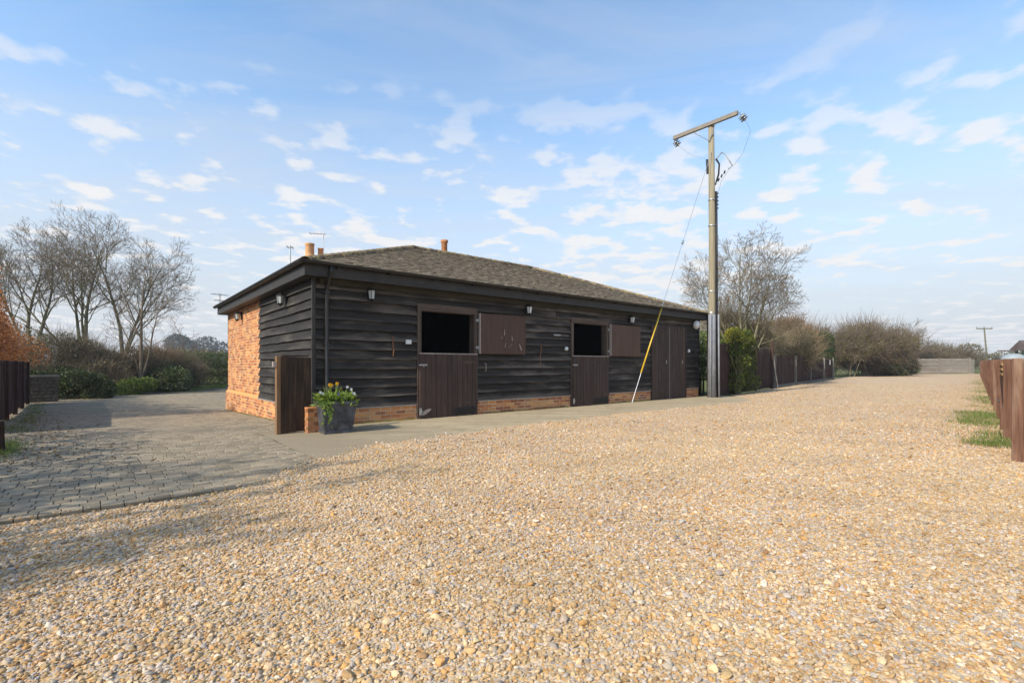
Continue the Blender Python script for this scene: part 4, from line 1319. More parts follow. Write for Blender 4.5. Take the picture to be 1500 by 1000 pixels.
# surge arrester bracket, cable termination and jumper
MB().tube([(0.10, -0.03, 8.3), (0.30, -0.10, 8.55), (0.42, -0.14, 8.45), (0.62, -0.2, 8.05), (0.50, -0.17, 7.95)], 0.022, 6).build('bracket', 'steel', pole)
MB().tube([(0.12, -0.04, 8.35), (0.22, -0.08, 8.15), (0.20, -0.07, 7.8), (0.13, -0.05, 7.55)], 0.03, 7).build('cable_end', 'iron', pole)
MB().tube([(-0.15, 0.02, 7.85), (-0.17, 0.02, 8.35)], 0.04, 7).build('arrester', 'iron', pole)
MB().tube([lead_end[1], lead_end[1] + Vector((0.10, -0.1, -0.35)), lead_end[1] + Vector((-0.05, 0.1, -1.0)), (0.75, -0.25, 8.15), (0.50, -0.17, 7.9), (0.28, -0.1, 7.55), (0.17, -0.06, 7.1), (0.165, -0.05, 6.4)], 0.004, 5).build('jumper', 'iron', pole)
for k in range(4):
    z = 7.9 - 0.12 * k
    MB().tube([(0.40 - 0.09 * k, -0.13 + 0.03 * k, z), (0.37 - 0.09 * k, -0.12 + 0.03 * k, z - 0.1)], 0.025, 6).build('bead', 'iron', pole)
MB().tube([lead_end[0], lead_end[0] + Vector((0.3, -0.4, -0.5)), (-0.16, 0.02, 8.35)], 0.0035, 4).build('jumper', 'steel', pole)
for dx_, r_ in ((0.09, 0.022), (0.135, 0.018)):
    MB().tube([(dx_, -0.14, 0.0), (dx_, -0.135, 3), (dx_ + 0.01, -0.10, 5), (dx_, -0.08, 7.2)], r_, 6).build('cable', 'iron', pole, True)
m = MB()
n_ = 12
for z, r_ in ((-0.02, 0.18), (2.3, 0.15), (2.9, 0.143)):
    for k in range(n_):
        a_ = -math.pi * 1.08 + math.pi * 1.0 * k / (n_ - 1) + 0.35
        m.v.append((0.0 + r_ * math.cos(a_), r_ * math.sin(a_), z))
for i in range(2):
    for k in range(n_ - 1):
        m.f.append((i * n_ + k, i * n_ + k + 1, (i + 1) * n_ + k + 1, (i + 1) * n_ + k))
g_ = m.build('cable_guard', 'greyplastic', pole, True)
sol = g_.modifiers.new('thick', 'SOLIDIFY'); sol.thickness = 0.008
MB().tube([(-0.13, -0.2, 0), (-0.11, -0.17, 2.9)], 0.025, 7).build('conduit', 'greyplastic', pole, True)
MB().tube([(0.17, -0.19, 0), (0.16, -0.16, 2.9)], 0.028, 7).build('conduit', 'greyplastic', pole, True)
for z in (2.95, 3.7, 6.0, 6.9):
    MB().lathe([(0.131, 0), (0.135, 0.015), (0.131, 0.03)], 16, (0, 0, z)).build('band', 'steel', pole)
for k in range(5):
    MB().tube([(0.14, -0.05, 6.6 + 0.13 * k), (0.20, -0.07, 6.62 + 0.13 * k)], 0.02, 5).build('cleat', 'iron', pole)
# guy wire
g0 = Vector((3.59, 14.58, 0.0)); g1 = Vector((PX - 0.06, PY - 0.1, 8.55))
guy = thing('guy_wire', 'steel guy wire with yellow sleeve anchoring the pole', 'wire', tuple(g0))
dg = g1 - g0
MB().tube([Vector((0, 0, -0.05)), dg * 0.14], 0.011, 6).build('anchor_rod', 'steel', guy)
MB().tube([dg * 0.14, dg * 0.6, dg], 0.0075, 5).build('strand', 'steel', guy)
MB().tube([dg * 0.105, dg * 0.345], 0.024, 8).build('sleeve', 'yellow', guy, True)
MB().tube([dg * 0.60, dg * 0.612], 0.035, 8).build('guy_insulator', 'ceramic', guy, True)

# ================================================================== FENCES
def fence_run(parent, p0, p1, h_, bw, mat, rnd, jag=0.0, z0=0.03, limit=None, thick=0.018):
    """vertical feather-edge boards from p0 to p1 (parent local)"""
    p0, p1 = Vector(p0), Vector(p1)
    L_ = (p1 - p0).length
    d = (p1 - p0) / L_
    a_ = math.atan2(d.y, d.x)
    n = int(L_ / bw)
    bw = L_ / n
    key = 'fb_%s_%.3f_%.3f_%.3f' % (mat, bw, h_, thick)
    mes = []
    for q in range(4):
        mb = MB()
        j0, j1 = rnd.uniform(-jag, jag), rnd.uniform(-jag, jag)
        mb.add([(0, 0, z0), (bw * 1.12, 0.006, z0), (bw * 1.12, -0.012 + 0.006, z0), (0, -thick, z0), (0, 0, h_ + j0), (bw * 1.12, 0.006, h_ + j1), (bw * 1.12, -0.006, h_ + j1), (0, -thick, h_ + j0)],
               [(3, 2, 1, 0), (4, 5, 6, 7), (0, 1, 5, 4), (1, 2, 6, 5), (2, 3, 7, 6), (3, 0, 4, 7)])
        me_ = mb.mesh('board'); me_.materials.append(M[mat]); mes.append(me_)
    far = MB()
    for i in range(n):
        p = p0 + d * (bw * i)
        lz = rnd.gauss(0, 0.008)
        if limit is None or i < limit:
            o_ = obj('board', rnd.choice(mes), None, parent)
            o_.location = (p.x, p.y, p.z + lz); o_.rotation_euler = (rnd.gauss(0, 0.006), rnd.gauss(0, 0.006), a_ + rnd.gauss(0, 0.01))
        else:
            mm = Matrix.Translation((p.x, p.y, p.z + lz)) @ Matrix.Rotation(a_, 4, 'Z')
            me_ = rnd.choice(mes)
            far.add([mm @ v.co for v in me_.vertices], [tuple(f_.vertices) for f_ in me_.polygons])
    if far.v:
        tag(far.build('board_run', mat, parent), None, None, None, 'stuff')
    return a_
def post(parent, x, y, z0, h_, w, mat, rz, name='post'):
    mb = MB().cbox(-w / 2, w / 2, -w / 2, w / 2, z0, h_, 0.012)
    o_ = mb.build(name, mat, parent); o_.location = (x, y, 0); o_.rotation_euler = (random.gauss(0, .008), random.gauss(0, .008), rz)
    return o_
def rail(parent, p0, p1, z, h_, t_, mat, offs=0.03):
    p0, p1 = Vector(p0), Vector(p1)
    d = (p1 - p0).normalized(); s = Vector((-d.y, d.x, 0))
    mb = MB()
    for p in (p0, p1):
        for a_, b_ in ((offs, z), (offs + t_, z), (offs + t_, z + h_), (offs, z + h_)):
            mb.v.append(p + s * a_ + Vector((0, 0, b_)))
    mb.f = [(0, 1, 2, 3), (7, 6, 5, 4), (0, 4, 5, 1), (1, 5, 6, 2), (2, 6, 7, 3), (3, 7, 4, 0)]
    return mb.build('rail', mat, parent)
rf = random.Random(11)
# tall close-board fence past the stable
f1 = thing('tall_fence', 'tall dark brown close board fence next to the electricity pole', 'fence', (7.55, 17.65, 0))
q0, q1 = Vector((-0.45, -0.50, 0)), Vector((5.2, 6.25, 0))
fa = fence_run(f1, q0, q1, 1.92, 0.105, 'fence', rf, 0.03)
for z in (0.3, 1.0, 1.6):
    rail(f1, q0, q1, z, 0.08, 0.05, 'fence')
for k in (0.0, 0.33, 0.66):
    p = q0 + (q1 - q0) * k
    post(f1, p.x + 0.02, p.y - 0.06, -0.1, 1.95, 0.09, 'fence', fa)
post(f1, q1.x + 0.05, q1.y - 0.02, -0.1, 2.28, 0.13, 'fence', fa)
d_ = (q1 - q0).normalized()
for k in range(9):     # splintered pale tips
    p = q0 + (q1 - q0) * (0.52 + 0.055 * k)
    MB().add([(p.x, p.y - 0.03, 1.93), (p.x + 0.05, p.y + 0.03, 1.93), (p.x + 0.03, p.y + 0.0, 1.93 - 0.15 - 0.1 * (k % 3)), (p.x + 0.03, p.y + 0.02, 1.9)], [(0, 1, 2), (0, 2, 3), (1, 3, 2), (0, 3, 1)]).build('splinter', 'worn', f1)
f2 = thing('low_fence', 'lower dark fence with pale posts running towards the scrub', 'fence', (12.9, 24.05, 0))
q0, q1 = Vector((0, 0, 0)), Vector((12.2, 13.9, 0))
fa = fence_run(f2, q0, q1, 1.64, 0.13, 'fence', rf, 0.012)
for z in (0.25, 0.85, 1.4):
    rail(f2, q0, q1, z, 0.08, 0.05, 'fence')
for k in (0.012, 0.27, 0.51, 0.77, 0.99):
    p = q0 + (q1 - q0) * k
    post(f2, p.x + 0.045, p.y - 0.05, -0.1, 1.66, 0.11, 'concrete_post', fa)
MB().tube([(0.12, -0.3, 0.0), (0.05, -0.18, 0.8), (-0.02, -0.15, 1.7)], 0.04, 6).build('leaning_stake', 'concrete_post', f2)
MB().box(10.6, 10.63, 11.78, 11.80, 1.15, 1.5).build('notice', 'white', f2)
rail(f2, q0 + Vector((0.05, -0.07, 0)), q1 + Vector((0.05, -0.07, 0)), 0.0, 0.14, 0.03, 'concrete_post', 0.0)
# right hand fence, red brown
def fx_(u):
    x, y, _ = W(u, float(rfence(u)))
    return Vector((x, y, 0))
o0 = fx_(5.4)
f3 = thing('red_brown_fence', 'long red brown board fence along the grassy edge of the drive', 'fence', tuple(o0))
def hgt(u):
    return 1.20 + 0.38 * (u - 6) / 70
fa3 = A + math.atan(0.1146)
sec = [(5.4, 7.35), (7.55, 8.85), (9.2, 11.4), (11.45, 13.8), (13.85, 16.2), (16.25, 18.6)] + [(18.65 + 2.4 * k, 21.0 + 2.4 * k) for k in range(24)]
cnt = 0
for i, (a_, b_) in enumerate(sec):
    pa, pb = fx_(a_) - o0, fx_(b_) - o0
    # face towards the drive is local -y of a run going the other way
    fence_run(f3, pb, pa, hgt((a_ + b_) / 2) + rf.uniform(-0.03, 0.03), 0.15 if i > 1 else 0.19, 'fence_red', rf, 0.015, 0.0, None if i < 18 else 0, 0.022)
    pp = fx_(a_) - o0
    sdv = Vector((-math.sin(fa3), math.cos(fa3), 0))
    post(f3, pp.x + sdv.x * 0.07, pp.y + sdv.y * 0.07, -0.1, hgt(a_) + 0.03, 0.10 if i != 1 else 0.12, 'fence_red', fa3)
    for z in (0.3, 0.9):
        rail(f3, fx_(b_) - o0, fx_(a_) - o0, z, 0.09, 0.04, 'fence_red', 0.012)
for z in (0.98, 1.06, 1.14):
    rail(f3, fx_(9.15) - o0, fx_(8.1) - o0, z, 0.035, 0.03, 'railyellow', -0.13)
MB().tube([fx_(6.9) - o0 + Vector((-0.12, 0.14, 0.62)), fx_(8.0) - o0 + Vector((-0.12, 0.14, 0.60))], 0.008, 5).build('wire', 'iron', f3)
# left hand fence under the copper hedge
LF0, LF1 = Vector((-9.6, 8.6, 0)), Vector((-17.75, 17.65, 0))
f4 = thing('dark_fence', 'short dark brown fence under the copper beech hedge', 'fence', (LF0.x, LF0.y, -0.2))
fa = fence_run(f4, Vector((0, 0, 0)), LF1 - LF0, 1.42, 0.15, 'fence', rf, 0.01, 0.0)
fence_run(f4, LF1 - LF0 + Vector((0.06, 0.02, 0)), Vector((0.06, 0.02, 0)), 1.42, 0.15, 'fence', rf, 0.01, 0.0)
for k in range(6):
    p = (LF1 - LF0) * (k / 5)
    post(f4, p.x + 0.06, p.y + 0.05, -0.15, 1.46, 0.10, 'fence', fa)
rail(f4, Vector((0, 0, 0)), LF1 - LF0, 1.41, 0.04, 0.09, 'fence', -0.05)
# stump by the paving edge
sx_, sy_ = -6.62, 6.22
mb = MB().tube([(0, 0, -0.1), (0.01, 0, 0.1), (0.0, 0.01, 0.3), (0.02, 0.0, 0.43)], [0.085, 0.075, 0.07, 0.062], 9)
o = mb.build('old_post', 'gate_dark'); o.location = (sx_, sy_, 0)
tag(o, 'short dark rotten post stub in grass at the paving edge', 'post')

# far plank barrier across the drive
B0, B1 = Vector((47.96, 60.48, 0)), Vector((57.4, 60.48, 0))
bar = thing('plank_barrier', 'silvered plank barrier with gate closing the far end of the drive', 'barrier', tuple(B0))
for k, xx in enumerate((0, 2.7, 5.35, 9.1)):
    post(bar, xx, -0.05, -0.1, 1.95 + 0.05 * (k % 2), 0.16, 'grey_wood', 0)
for si, (xa, xb) in enumerate(((0.09, 2.6), (2.8, 5.25), (5.45, 9.0))):
    for k in range(6):
        z = 0.10 + k * 0.305
        MB().box(xa, xb, 0.0 + 0.006 * (k % 2), 0.05, z + rf.uniform(-0.02, 0.02), z + 0.285 + rf.uniform(-0.03, 0.012)).build('plank', 'grey_wood', bar)
MB().box(9.2, 9.7, -0.05, 0.05, 0.0, 1.85).build('end_panel', 'concrete_post', bar)

# small field shelter behind the right fence
shx, shy = 44.0, 40.0
sh = thing('field_shelter', 'open field shelter with low brown roof behind the red fence', 'shelter', (shx, shy, 0.45), 0.0)
for xx in (-0.9, 1.6, 4.2):
    for yy in (0.1, 1.4):
        MB().cbox(xx - 0.06, xx + 0.06, yy - 0.06, yy + 0.06, -0.55, 1.895, 0.01).build('post', 'concrete_post', sh)
MB().add([(-1.4, -0.1, 1.98), (5.0, -0.1, 1.98), (5.0, 0.7, 2.75), (-1.4, 0.7, 2.75), (5.0, 1.5, 2.0), (-1.4, 1.5, 2.0),
          (-1.4, -0.1, 1.9), (5.0, -0.1, 1.9), (5.0, 1.5, 1.92), (-1.4, 1.5, 1.92)],
         [(0, 1, 2, 3), (3, 2, 4, 5), (6, 9, 8, 7), (0, 6, 7, 1), (5, 4, 8, 9), (0, 3, 5, 9, 6), (1, 7, 8, 4, 2)]).build('roof', 'shedroof', sh)
MB().box(-0.6, 4.6, 1.2, 1.26, -0.5, 1.89).build('wall', 'bluewall', sh)
MB().box(-2.5, -1.42, 0.9, 1.5, 1.84, 1.93).build('lean_to', 'shedroof', sh)
tk = thing('water_tank', 'grey plastic water tank with domed lid behind the red fence', 'tank', (16.55, 16.0, 0))
MB().lathe([(0, 0), (0.28, 0.0), (0.30, 0.6), (0.28, 1.30), (0.0, 1.30)], 20).build('body', 'tank', tk, True)
MB().lathe([(0.31, 1.301), (0.31, 1.34), (0.25, 1.45), (0.12, 1.51), (0, 1.52)], 20).build('lid', 'tank', tk, True)
# distant power pole
dp = thing('distant_pole', 'thin leaning power pole standing far beyond the barrier', 'pole', (107.5, 110, 0))
MB().tube([(0.5, 0, 0), (-0.35, 0, 9.6)], [0.18, 0.13], 7).build('shaft', 'bark', dp)
MB().box(-2.1, 1.5, -0.08, 0.08, 9.2, 9.42).build('cross_arm', 'bark', dp)
for xx in (-2.0, -0.35, 1.4):
    MB().tube([(xx, 0, 9.42), (xx, 0, 9.75)], 0.08, 6).build('insulator', 'ceramic', dp)
# low wall at the end of the left fence
lw = thing('low_wall', 'low flint wall with flat coping beside the dark shrubs', 'wall', (-18.62, 18.5, -0.29), math.atan2(1.0, 1.0))
MB().box(0, 0.95, -0.15, 0.15, -0.1, 0.95).build('core', 'flint', lw)
rs = random.Random(4)
for r_i in range(7):
    xx = 0.0
    while xx < 0.9:
        w_ = rs.uniform(0.14, 0.24)
        mb = MB().cbox(xx + 0.008, min(0.95, xx + w_) - 0.008, 0.006, 0.125, 0, rs.uniform(0.02, 0.05), 0.014)
        mb.v = [(p[0], -0.15 - p[2], 0.02 + r_i * 0.132 + p[1]) for p in mb.v]
        mb.f = [tuple(reversed(q)) for q in mb.f]
        mb.build('stone', 'flint', lw)
        xx += w_
MB().cbox(-0.05, 1.0, -0.2, 0.2, 0.951, 1.03, 0.01).build('coping', 'concrete_post', lw)

# ================================================================== VEGETATION
def bare_tree(name, label, loc, seed, stems, L0, r0, nch, maxlev, mat_t, mat_c, group=None, up=0.05, spread=0.6, lf=0.68, cat='tree', trunk=None, thin=0.006, wander=0.11):
    rd = random.Random(seed)
    root = thing(name, label, cat, loc, 0, group)
    limb, twig = MB(), MB()
    def rot_about(d, ang, az):
        a_ = d.cross(Vector((0.3, 0.5, 0.8)))
        a_ = a_.normalized() if a_.length > 1e-4 else Vector((1, 0, 0))
        b_ = d.cross(a_)
        return (d * math.cos(ang) + (a_ * math.cos(az) + b_ * math.sin(az)) * math.sin(ang)).normalized()
    def grow(p, d, L, r, lev):
        n = (9, 7, 5, 4, 3, 3)[min(lev, 5)]
        pts, rads, dirs = [p.copy()], [r], [d.copy()]
        for i in range(n):
            d = (d + Vector((rd.gauss(0, wander), rd.gauss(0, wander), rd.gauss(0, wander) + up)) * (0.55 if lev == 0 else 1)).normalized()
            p = p + d * (L / n)
            pts.append(p.copy()); dirs.append(d.copy())
            f_ = (i + 1) / n
            rads.append(max(thin, r * (1 - (0.84 if lev == 0 else 0.7) * f_)))
        (limb if lev < 3 else twig).tube(pts, rads, 8 if lev == 0 else (6 if lev < 2 else (4 if lev == 2 else 3)), False)
        if lev >= maxlev:
            return
        k = nch[min(lev, len(nch) - 1)]
        az = rd.uniform(0, 6.28)
        for c_ in range(k):
            t_ = 0.22 + 0.76 * (c_ + rd.uniform(0.1, 0.9)) / k if lev else 0.35 + 0.64 * (c_ + rd.uniform(0.1, 0.9)) / k
            i = min(n - 1, int(t_ * n)); f_ = t_ * n - i
            q = pts[i].lerp(pts[i + 1], f_)
            rr = rads[i] + (rads[i + 1] - rads[i]) * f_
            az += 2.4 + rd.gauss(0, 0.4)
            dd = rot_about(dirs[i], rd.uniform(0.42, 0.95) * (spread / 0.6), az)
            grow(q, dd, L * (lf, lf * 1.12, 0.62, 0.68, 0.7)[min(lev, 4)] * rd.uniform(0.75, 1.1) * (1.12 - 0.5 * t_), max(thin, rr * rd.uniform(0.40, 0.62)), lev + 1)
    if trunk:
        th, tr = trunk
        limb.tube([(0, 0, -0.4), (0.02, 0, th * 0.5), (0, 0.02, th + 0.1)], [tr * 1.25, tr, tr * 0.9], 9, False)
    else:
        th = -0.3
    for (ax_, ay_, Lk, rk) in stems:
        grow(Vector((ax_ * 0.12, ay_ * 0.12, th)), Vector((ax_, ay_, 1)).normalized(), L0 * Lk, r0 * rk, 0)
    limb.build('trunk', mat_t, root, True)
    twig.build('crown', mat_c, root, False)
    return root
TG = 'bare trees behind the yard'
bare_tree('bare_tree', 'tall bare tree with several rising stems behind the brown thicket', (-28.3, 32.0, -0.3), 21,
          [(-0.32, 0.1, 1.0, 0.95), (0.02, 0.05, 1.1, 1.1), (0.20, -0.2, 0.95, 0.8), (-0.6, -0.2, 0.9, 0.75)], 7.4, 0.135, [11, 7, 5, 3], 4, 'bark', 'twig', TG, 0.075, 0.58, 0.50, trunk=(1.3, 0.26), thin=0.0065)
bare_tree('bare_tree', 'tall spreading bare tree leaning right beside the multi stemmed one', (-25.9, 32.2, -0.3), 33,
          [(0.04, 0.1, 1.1, 1.05), (0.22, 0.0, 1.0, 0.9), (0.40, -0.1, 0.85, 0.7)], 7.2, 0.135, [11, 7, 5, 3], 4, 'bark', 'twig', TG, 0.07, 0.62, 0.52, trunk=(1.3, 0.25), thin=0.0065)
bare_tree('bare_tree', 'tall bare tree growing behind the copper beech hedge', (-30.6, 31.0, -0.3), 45,
          [(-0.35, 0.1, 1.05, 1.0), (0.12, 0.1, 1.0, 0.9), (-0.1, -0.3, 0.95, 0.8)], 7.4, 0.135, [11, 7, 5, 3], 4, 'bark', 'twig', TG, 0.07, 0.62, 0.50, trunk=(1.4, 0.25), thin=0.0065)
bare_tree('bare_tree', 'slender small bare tree rising from the dark laurel', (-19.6, 25.6, -0.3), 52,
          [(0.0, 0.0, 1.0, 1.0), (0.35, 0.1, 0.7, 0.7), (-0.4, 0.0, 0.65, 0.6)], 5.4, 0.10, [10, 7, 4], 3, 'twig', 'twig', TG, 0.03, 0.7, 0.46, trunk=(0.8, 0.13), thin=0.006)
bare_tree('sapling', 'thin pale bare sapling above the clipped hedge', (-22.6, 34.0, -0.3), 61,
          [(0, 0, 1, 1), (0.3, 0.2, 0.7, 0.7), (-0.3, 0, 0.7, 0.7)], 4.0, 0.05, [6, 4], 2, 'twigred', 'twigred', TG, 0.03, 0.6, 0.55, thin=0.010)
bare_tree('bare_tree', 'bare spreading tree behind the tall fence and pole', (12.2, 25.6, 0), 78,
          [(-0.55, 0.0, 0.9, 0.7), (-0.32, 0.15, 1.0, 0.8), (-0.12, -0.1, 1.08, 1.0), (0.08, 0.1, 1.1, 0.95), (0.26, -0.1, 1.02, 0.85), (0.45, 0.1, 0.92, 0.75), (0.65, 0.0, 0.8, 0.6)], 5.7, 0.08, [11, 7, 5, 3], 4, 'barkpale', 'twig', TG, 0.035, 0.62, 0.44, trunk=(0.7, 0.2), thin=0.006, wander=0.05)
bare_tree('bare_tree', 'low rounded bare tree at the end of the tall scrub', (51.2, 63.0, 0), 88,
          [(-0.4, 0, 0.9, 0.8), (0.1, 0, 1.0, 1), (0.5, 0.0, 0.9, 0.8), (0.8, 0, 0.8, 0.7)], 4.6, 0.13, [9, 6, 5], 3, 'bark', 'twig', TG, 0.02, 0.6, 0.55, trunk=(0.9, 0.2), thin=0.012)

bare_tree('bare_tree', 'bare tree standing beside the drive next to the beech hedge', (-9.2, -1.6, 0), 99,
          [(-0.2, 0.1, 1.0, 0.9), (0.15, 0.1, 1.0, 0.95), (0.1, -0.3, 0.9, 0.8), (-0.1, 0.4, 0.95, 0.8)], 4.8, 0.12, [8, 5, 4, 3], 4, 'bark', 'twig', TG, 0.06, 0.6, 0.46, trunk=(1.2, 0.24), thin=0.009)

bare_tree('bare_tree', 'small bare tree added out of view to shade the near gravel', (-9.0, -3.2, 0), 101,  # unseen tree, added to cast shade on the left foreground
          [(-0.2, 0.1, 1.0, 0.9), (0.2, 0.1, 1.0, 0.95), (0.1, -0.3, 0.9, 0.8), (-0.1, 0.4, 0.95, 0.8)], 4.2, 0.09, [8, 5, 4, 2], 4, 'bark', 'twig', TG, 0.06, 0.6, 0.46, trunk=(1.0, 0.2), thin=0.009)

def lobes_points(lobes, n):
    """sample points near the surface of a union of ellipsoids (cx,cy,cz,rx,ry,rz)"""
    lb = np.array(lobes, float)
    w = (lb[:, 3] * lb[:, 4] + lb[:, 4] * lb[:, 5] + lb[:, 3] * lb[:, 5])
    k = rng.choice(len(lb), n, p=w / w.sum())
    d = unit(rng.normal(size=(n, 3)))
    rr = 1 - np.abs(rng.normal(0, 0.16, n))
    rr = np.where(rng.random(n) < 0.12, rr * 1.12, rr)
    P = lb[k, :3] + d * lb[k, 3:] * rr[:, None]
    return P, d
def shrub(name, label, loc, lobes, n, leaf, mat, cat='shrub', group=None, twigs=0, twmat='twig', tlen=0.5, zmin=0.0, updir=0.3, trad=0.006, stem=True, leafname='foliage'):
    root = thing(name, label, cat, loc, 0, group)
    if n:
        P, d = lobes_points(lobes, n)
        k = P[:, 2] > zmin
        P, d = P[k], d[k]
        D = unit(d * 0.8 + rng.normal(0, 0.7, d.shape) + np.array([0, 0, updir]))
        V, F = leaf_quads(P, D, leaf * rng.uniform(0.6, 1.4, len(P)), leaf * rng.uniform(0.35, 0.7, len(P)))
        obj(leafname, fast_mesh(leafname, V, F), mat, root)
    if twigs:
        P, d = lobes_points(lobes, twigs)
        k = P[:, 2] > zmin - 0.1
        P, d = P[k], d[k]
        V, F = twig_mesh(P - d * 0.15, unit(d * 0.55 + rng.normal(0, 0.6, d.shape) + np.array([0, 0, updir + 0.15])), tlen, trad)
        obj('twigs', fast_mesh('twigs', V, F), twmat, root)
    if stem:
        mb = MB()
        lb = np.array(lobes)
        for q in range(min(7, len(lobes))):
            c_ = lb[q % len(lb)]
            b_ = Vector((c_[0] * 0.6, c_[1] * 0.6, -0.15))
            e_ = Vector((c_[0] + random.gauss(0, c_[3] * 0.3), c_[1] + random.gauss(0, c_[4] * 0.3), c_[2] + c_[5] * 0.6))
            m_ = (b_ + e_) / 2 + Vector((random.gauss(0, .1), random.gauss(0, .1), 0))
            mb.tube([b_, m_, e_], [0.05, 0.035, 0.012], 5, False)
        mb.build('stem', 'bark', root, True)
    return root
def twig_mesh(P, D, tlen, trad, segs=3):
    """curved tapering three sided twigs"""
    n = len(P)
    L = tlen * rng.uniform(0.5, 1.3, n)[:, None]
    bend = rng.normal(0, 0.35, (n, 3))
    rv = rng.normal(size=(n, 3))
    S = unit(np.cross(D, rv)); T = np.cross(D, S)
    rings = []
    for i in range(segs + 1):
        f_ = i / segs
        c_ = P + D * L * f_ + bend * L * f_ * f_ * 0.5
        r_ = trad * (1 - 0.75 * f_)
        for k in range(3):
            a_ = 2 * math.pi * k / 3
            rings.append(c_ + (S * math.cos(a_) + T * math.sin(a_)) * r_)
    V = np.stack(rings, 1).reshape(-1, 3)
    nn = (segs + 1) * 3
    b = (np.arange(n) * nn)[:, None]
    F = []
    for i in range(segs):
        for k in range(3):
            q = (k + 1) % 3
            F.append(np.concatenate([b + i * 3 + k, b + i * 3 + q, b + (i + 1) * 3 + q, b + (i + 1) * 3 + k], 1))
    return V, np.concatenate(F)
def rl(seed, cx_, cy_, cz_, sx_, sy_, sz_, n, r0_, r1_):
    """random cluster of lobes in a box"""
    rd = random.Random(seed)
    out = []
    for i in range(n):
        r_ = rd.uniform(r0_, r1_)
        out.append((cx_ + rd.uniform(-sx_, sx_), cy_ + rd.uniform(-sy_, sy_), cz_ + rd.uniform(-sz_, sz_), r_ * rd.uniform(0.8, 1.3), r_ * rd.uniform(0.8, 1.3), r_ * rd.uniform(0.7, 1.1)))
    return out

# copper beech hedge behind the left fence
def hedge_line(p0, p1, width, z0, z1, step, r_):
    p0, p1 = Vector(p0), Vector(p1)
    n = max(2, int((p1 - p0).length / step))
    out = []
    for i in range(n + 1):
        p = p0.lerp(p1, i / n)
        z = z0
        while z < z1:
            rr = r_ * random.uniform(0.8, 1.2)
            out.append((p.x + random.gauss(0, width * 0.2), p.y + random.gauss(0, width * 0.2), min(z1 - rr * 0.6, z + rr * 0.8), rr * 1.1, rr * 1.1, rr))
            z += rr * 1.1
    return out
random.seed(12)
lb = hedge_line((0, 0, 0), (-6.2, 6.9, 0), 0.4, 1.0, 3.75, 0.5, 0.45)
lb = [l for l in lb if l[2] < 3.55 - 0.13 * math.hypot(l[0], l[1])] + [(-6.15, 7.7, 1.95, 0.55, 0.55, 0.55), (-6.3, 7.3, 2.2, 0.5, 0.5, 0.45), (-5.9, 7.9, 1.75, 0.4, 0.4, 0.4)]
shrub('copper_beech_hedge', 'copper beech hedge holding orange dead leaves above the dark fence', (-12.3, 10.7, -0.25), lb, 34000, 0.075, 'copper', 'hedge', None, 1200, 'twigred', 0.4, 1.0, stem=False)
mbs = MB()
for k in range(9):
    q = k / 8
    mbs.tube([(-12.3 - 6.1 * q, 10.7 + 6.9 * q, -0.35), (-12.3 - 6.1 * q + random.gauss(0, .1), 10.7 + 6.9 * q, 1.0), (-12.3 - 6.1 * q + random.gauss(0, .2), 10.7 + 6.9 * q, 2.0)], [0.07, 0.05, 0.02], 6, False)
mbs.v = [(p[0] + 12.3, p[1] - 10.7, p[2] + 0.25) for p in mbs.v]
mbs.build('stem', 'bark', bpy.data.objects['copper_beech_hedge'], True)
# the hedge goes on beside the drive, outside the picture on the left; it shades the paving
random.seed(14)
lb = hedge_line((0, 0, 0), (3.2, -4.6, 0), 0.7, 0.3, 2.7, 0.75, 0.55) + hedge_line((3.2, -4.6, 0), (4.6, -9.0, 0), 0.7, 0.3, 2.4, 0.85, 0.5) + [(-0.5, 1.2, 1.0, 0.5, 0.5, 0.5), (-1.1, 2.2, 0.8, 0.5, 0.5, 0.6), (-1.4, 2.9, 1.5, 0.4, 0.4, 0.4), (-0.7, 1.4, 1.9, 0.35, 0.35, 0.35)]
shrub('copper_beech_hedge', 'copper beech hedge beside the paving near the old post stub', (-9.9, 6.3, -0.1), lb, 15000, 0.10, 'copper', 'hedge', None, 700, 'twigred', 0.45, 0.2)

SG = 'shrubs along the back of the yard'
shrub('dark_shrub', 'dark evergreen bush spreading beside the low flint wall', (-19.0, 20.9, -0.3), rl(1, 0.1, 0, 0.5, 1.3, 0.7, 0.35, 9, 0.45, 0.7), 15000, 0.09, 'evergreen', 'shrub', SG, 500, 'twig', 0.5, 0)
shrub('thicket', 'dense twig thicket added out of view to shade the paving', (-21.8, 18.6, -0.3), rl(31, 0, 0, 1.4, 1.5, 1.5, 0.9, 10, 0.7, 1.0), 8000, 0.09, 'olive', 'thicket', SG, 1500, 'twig', 0.8, 0)  # unseen, added to fill a sunlit gap in the shade on the setts
shrub('thicket', 'tall tangled brown thicket under the tall bare trees', (-22.3, 24.6, -0.3), rl(2, 0.0, 0.5, 1.4, 2.6, 1.6, 0.8, 16, 0.6, 1.0), 15000, 0.08, 'olive', 'thicket', SG, 5200, 'twig', 0.8, 0, 0.4, 0.007)
shrub('thicket', 'grey brown twiggy thicket behind the copper beech hedge', (-23.2, 22.6, -0.3), rl(3, 0, 0.5, 1.5, 1.8, 1.2, 0.9, 10, 0.6, 0.95), 8000, 0.08, 'evergreen', 'thicket', SG, 3200, 'twig', 0.8, 0, 0.4, 0.007)
shrub('thicket', 'reddish twig thicket left of the slender small tree', (-22.0, 27.6, -0.3), rl(4, 0, 0, 1.3, 1.8, 1.2, 0.6, 10, 0.6, 0.95), 7000, 0.08, 'olive', 'thicket', SG, 4200, 'twigred', 0.8, 0, 0.45, 0.007)
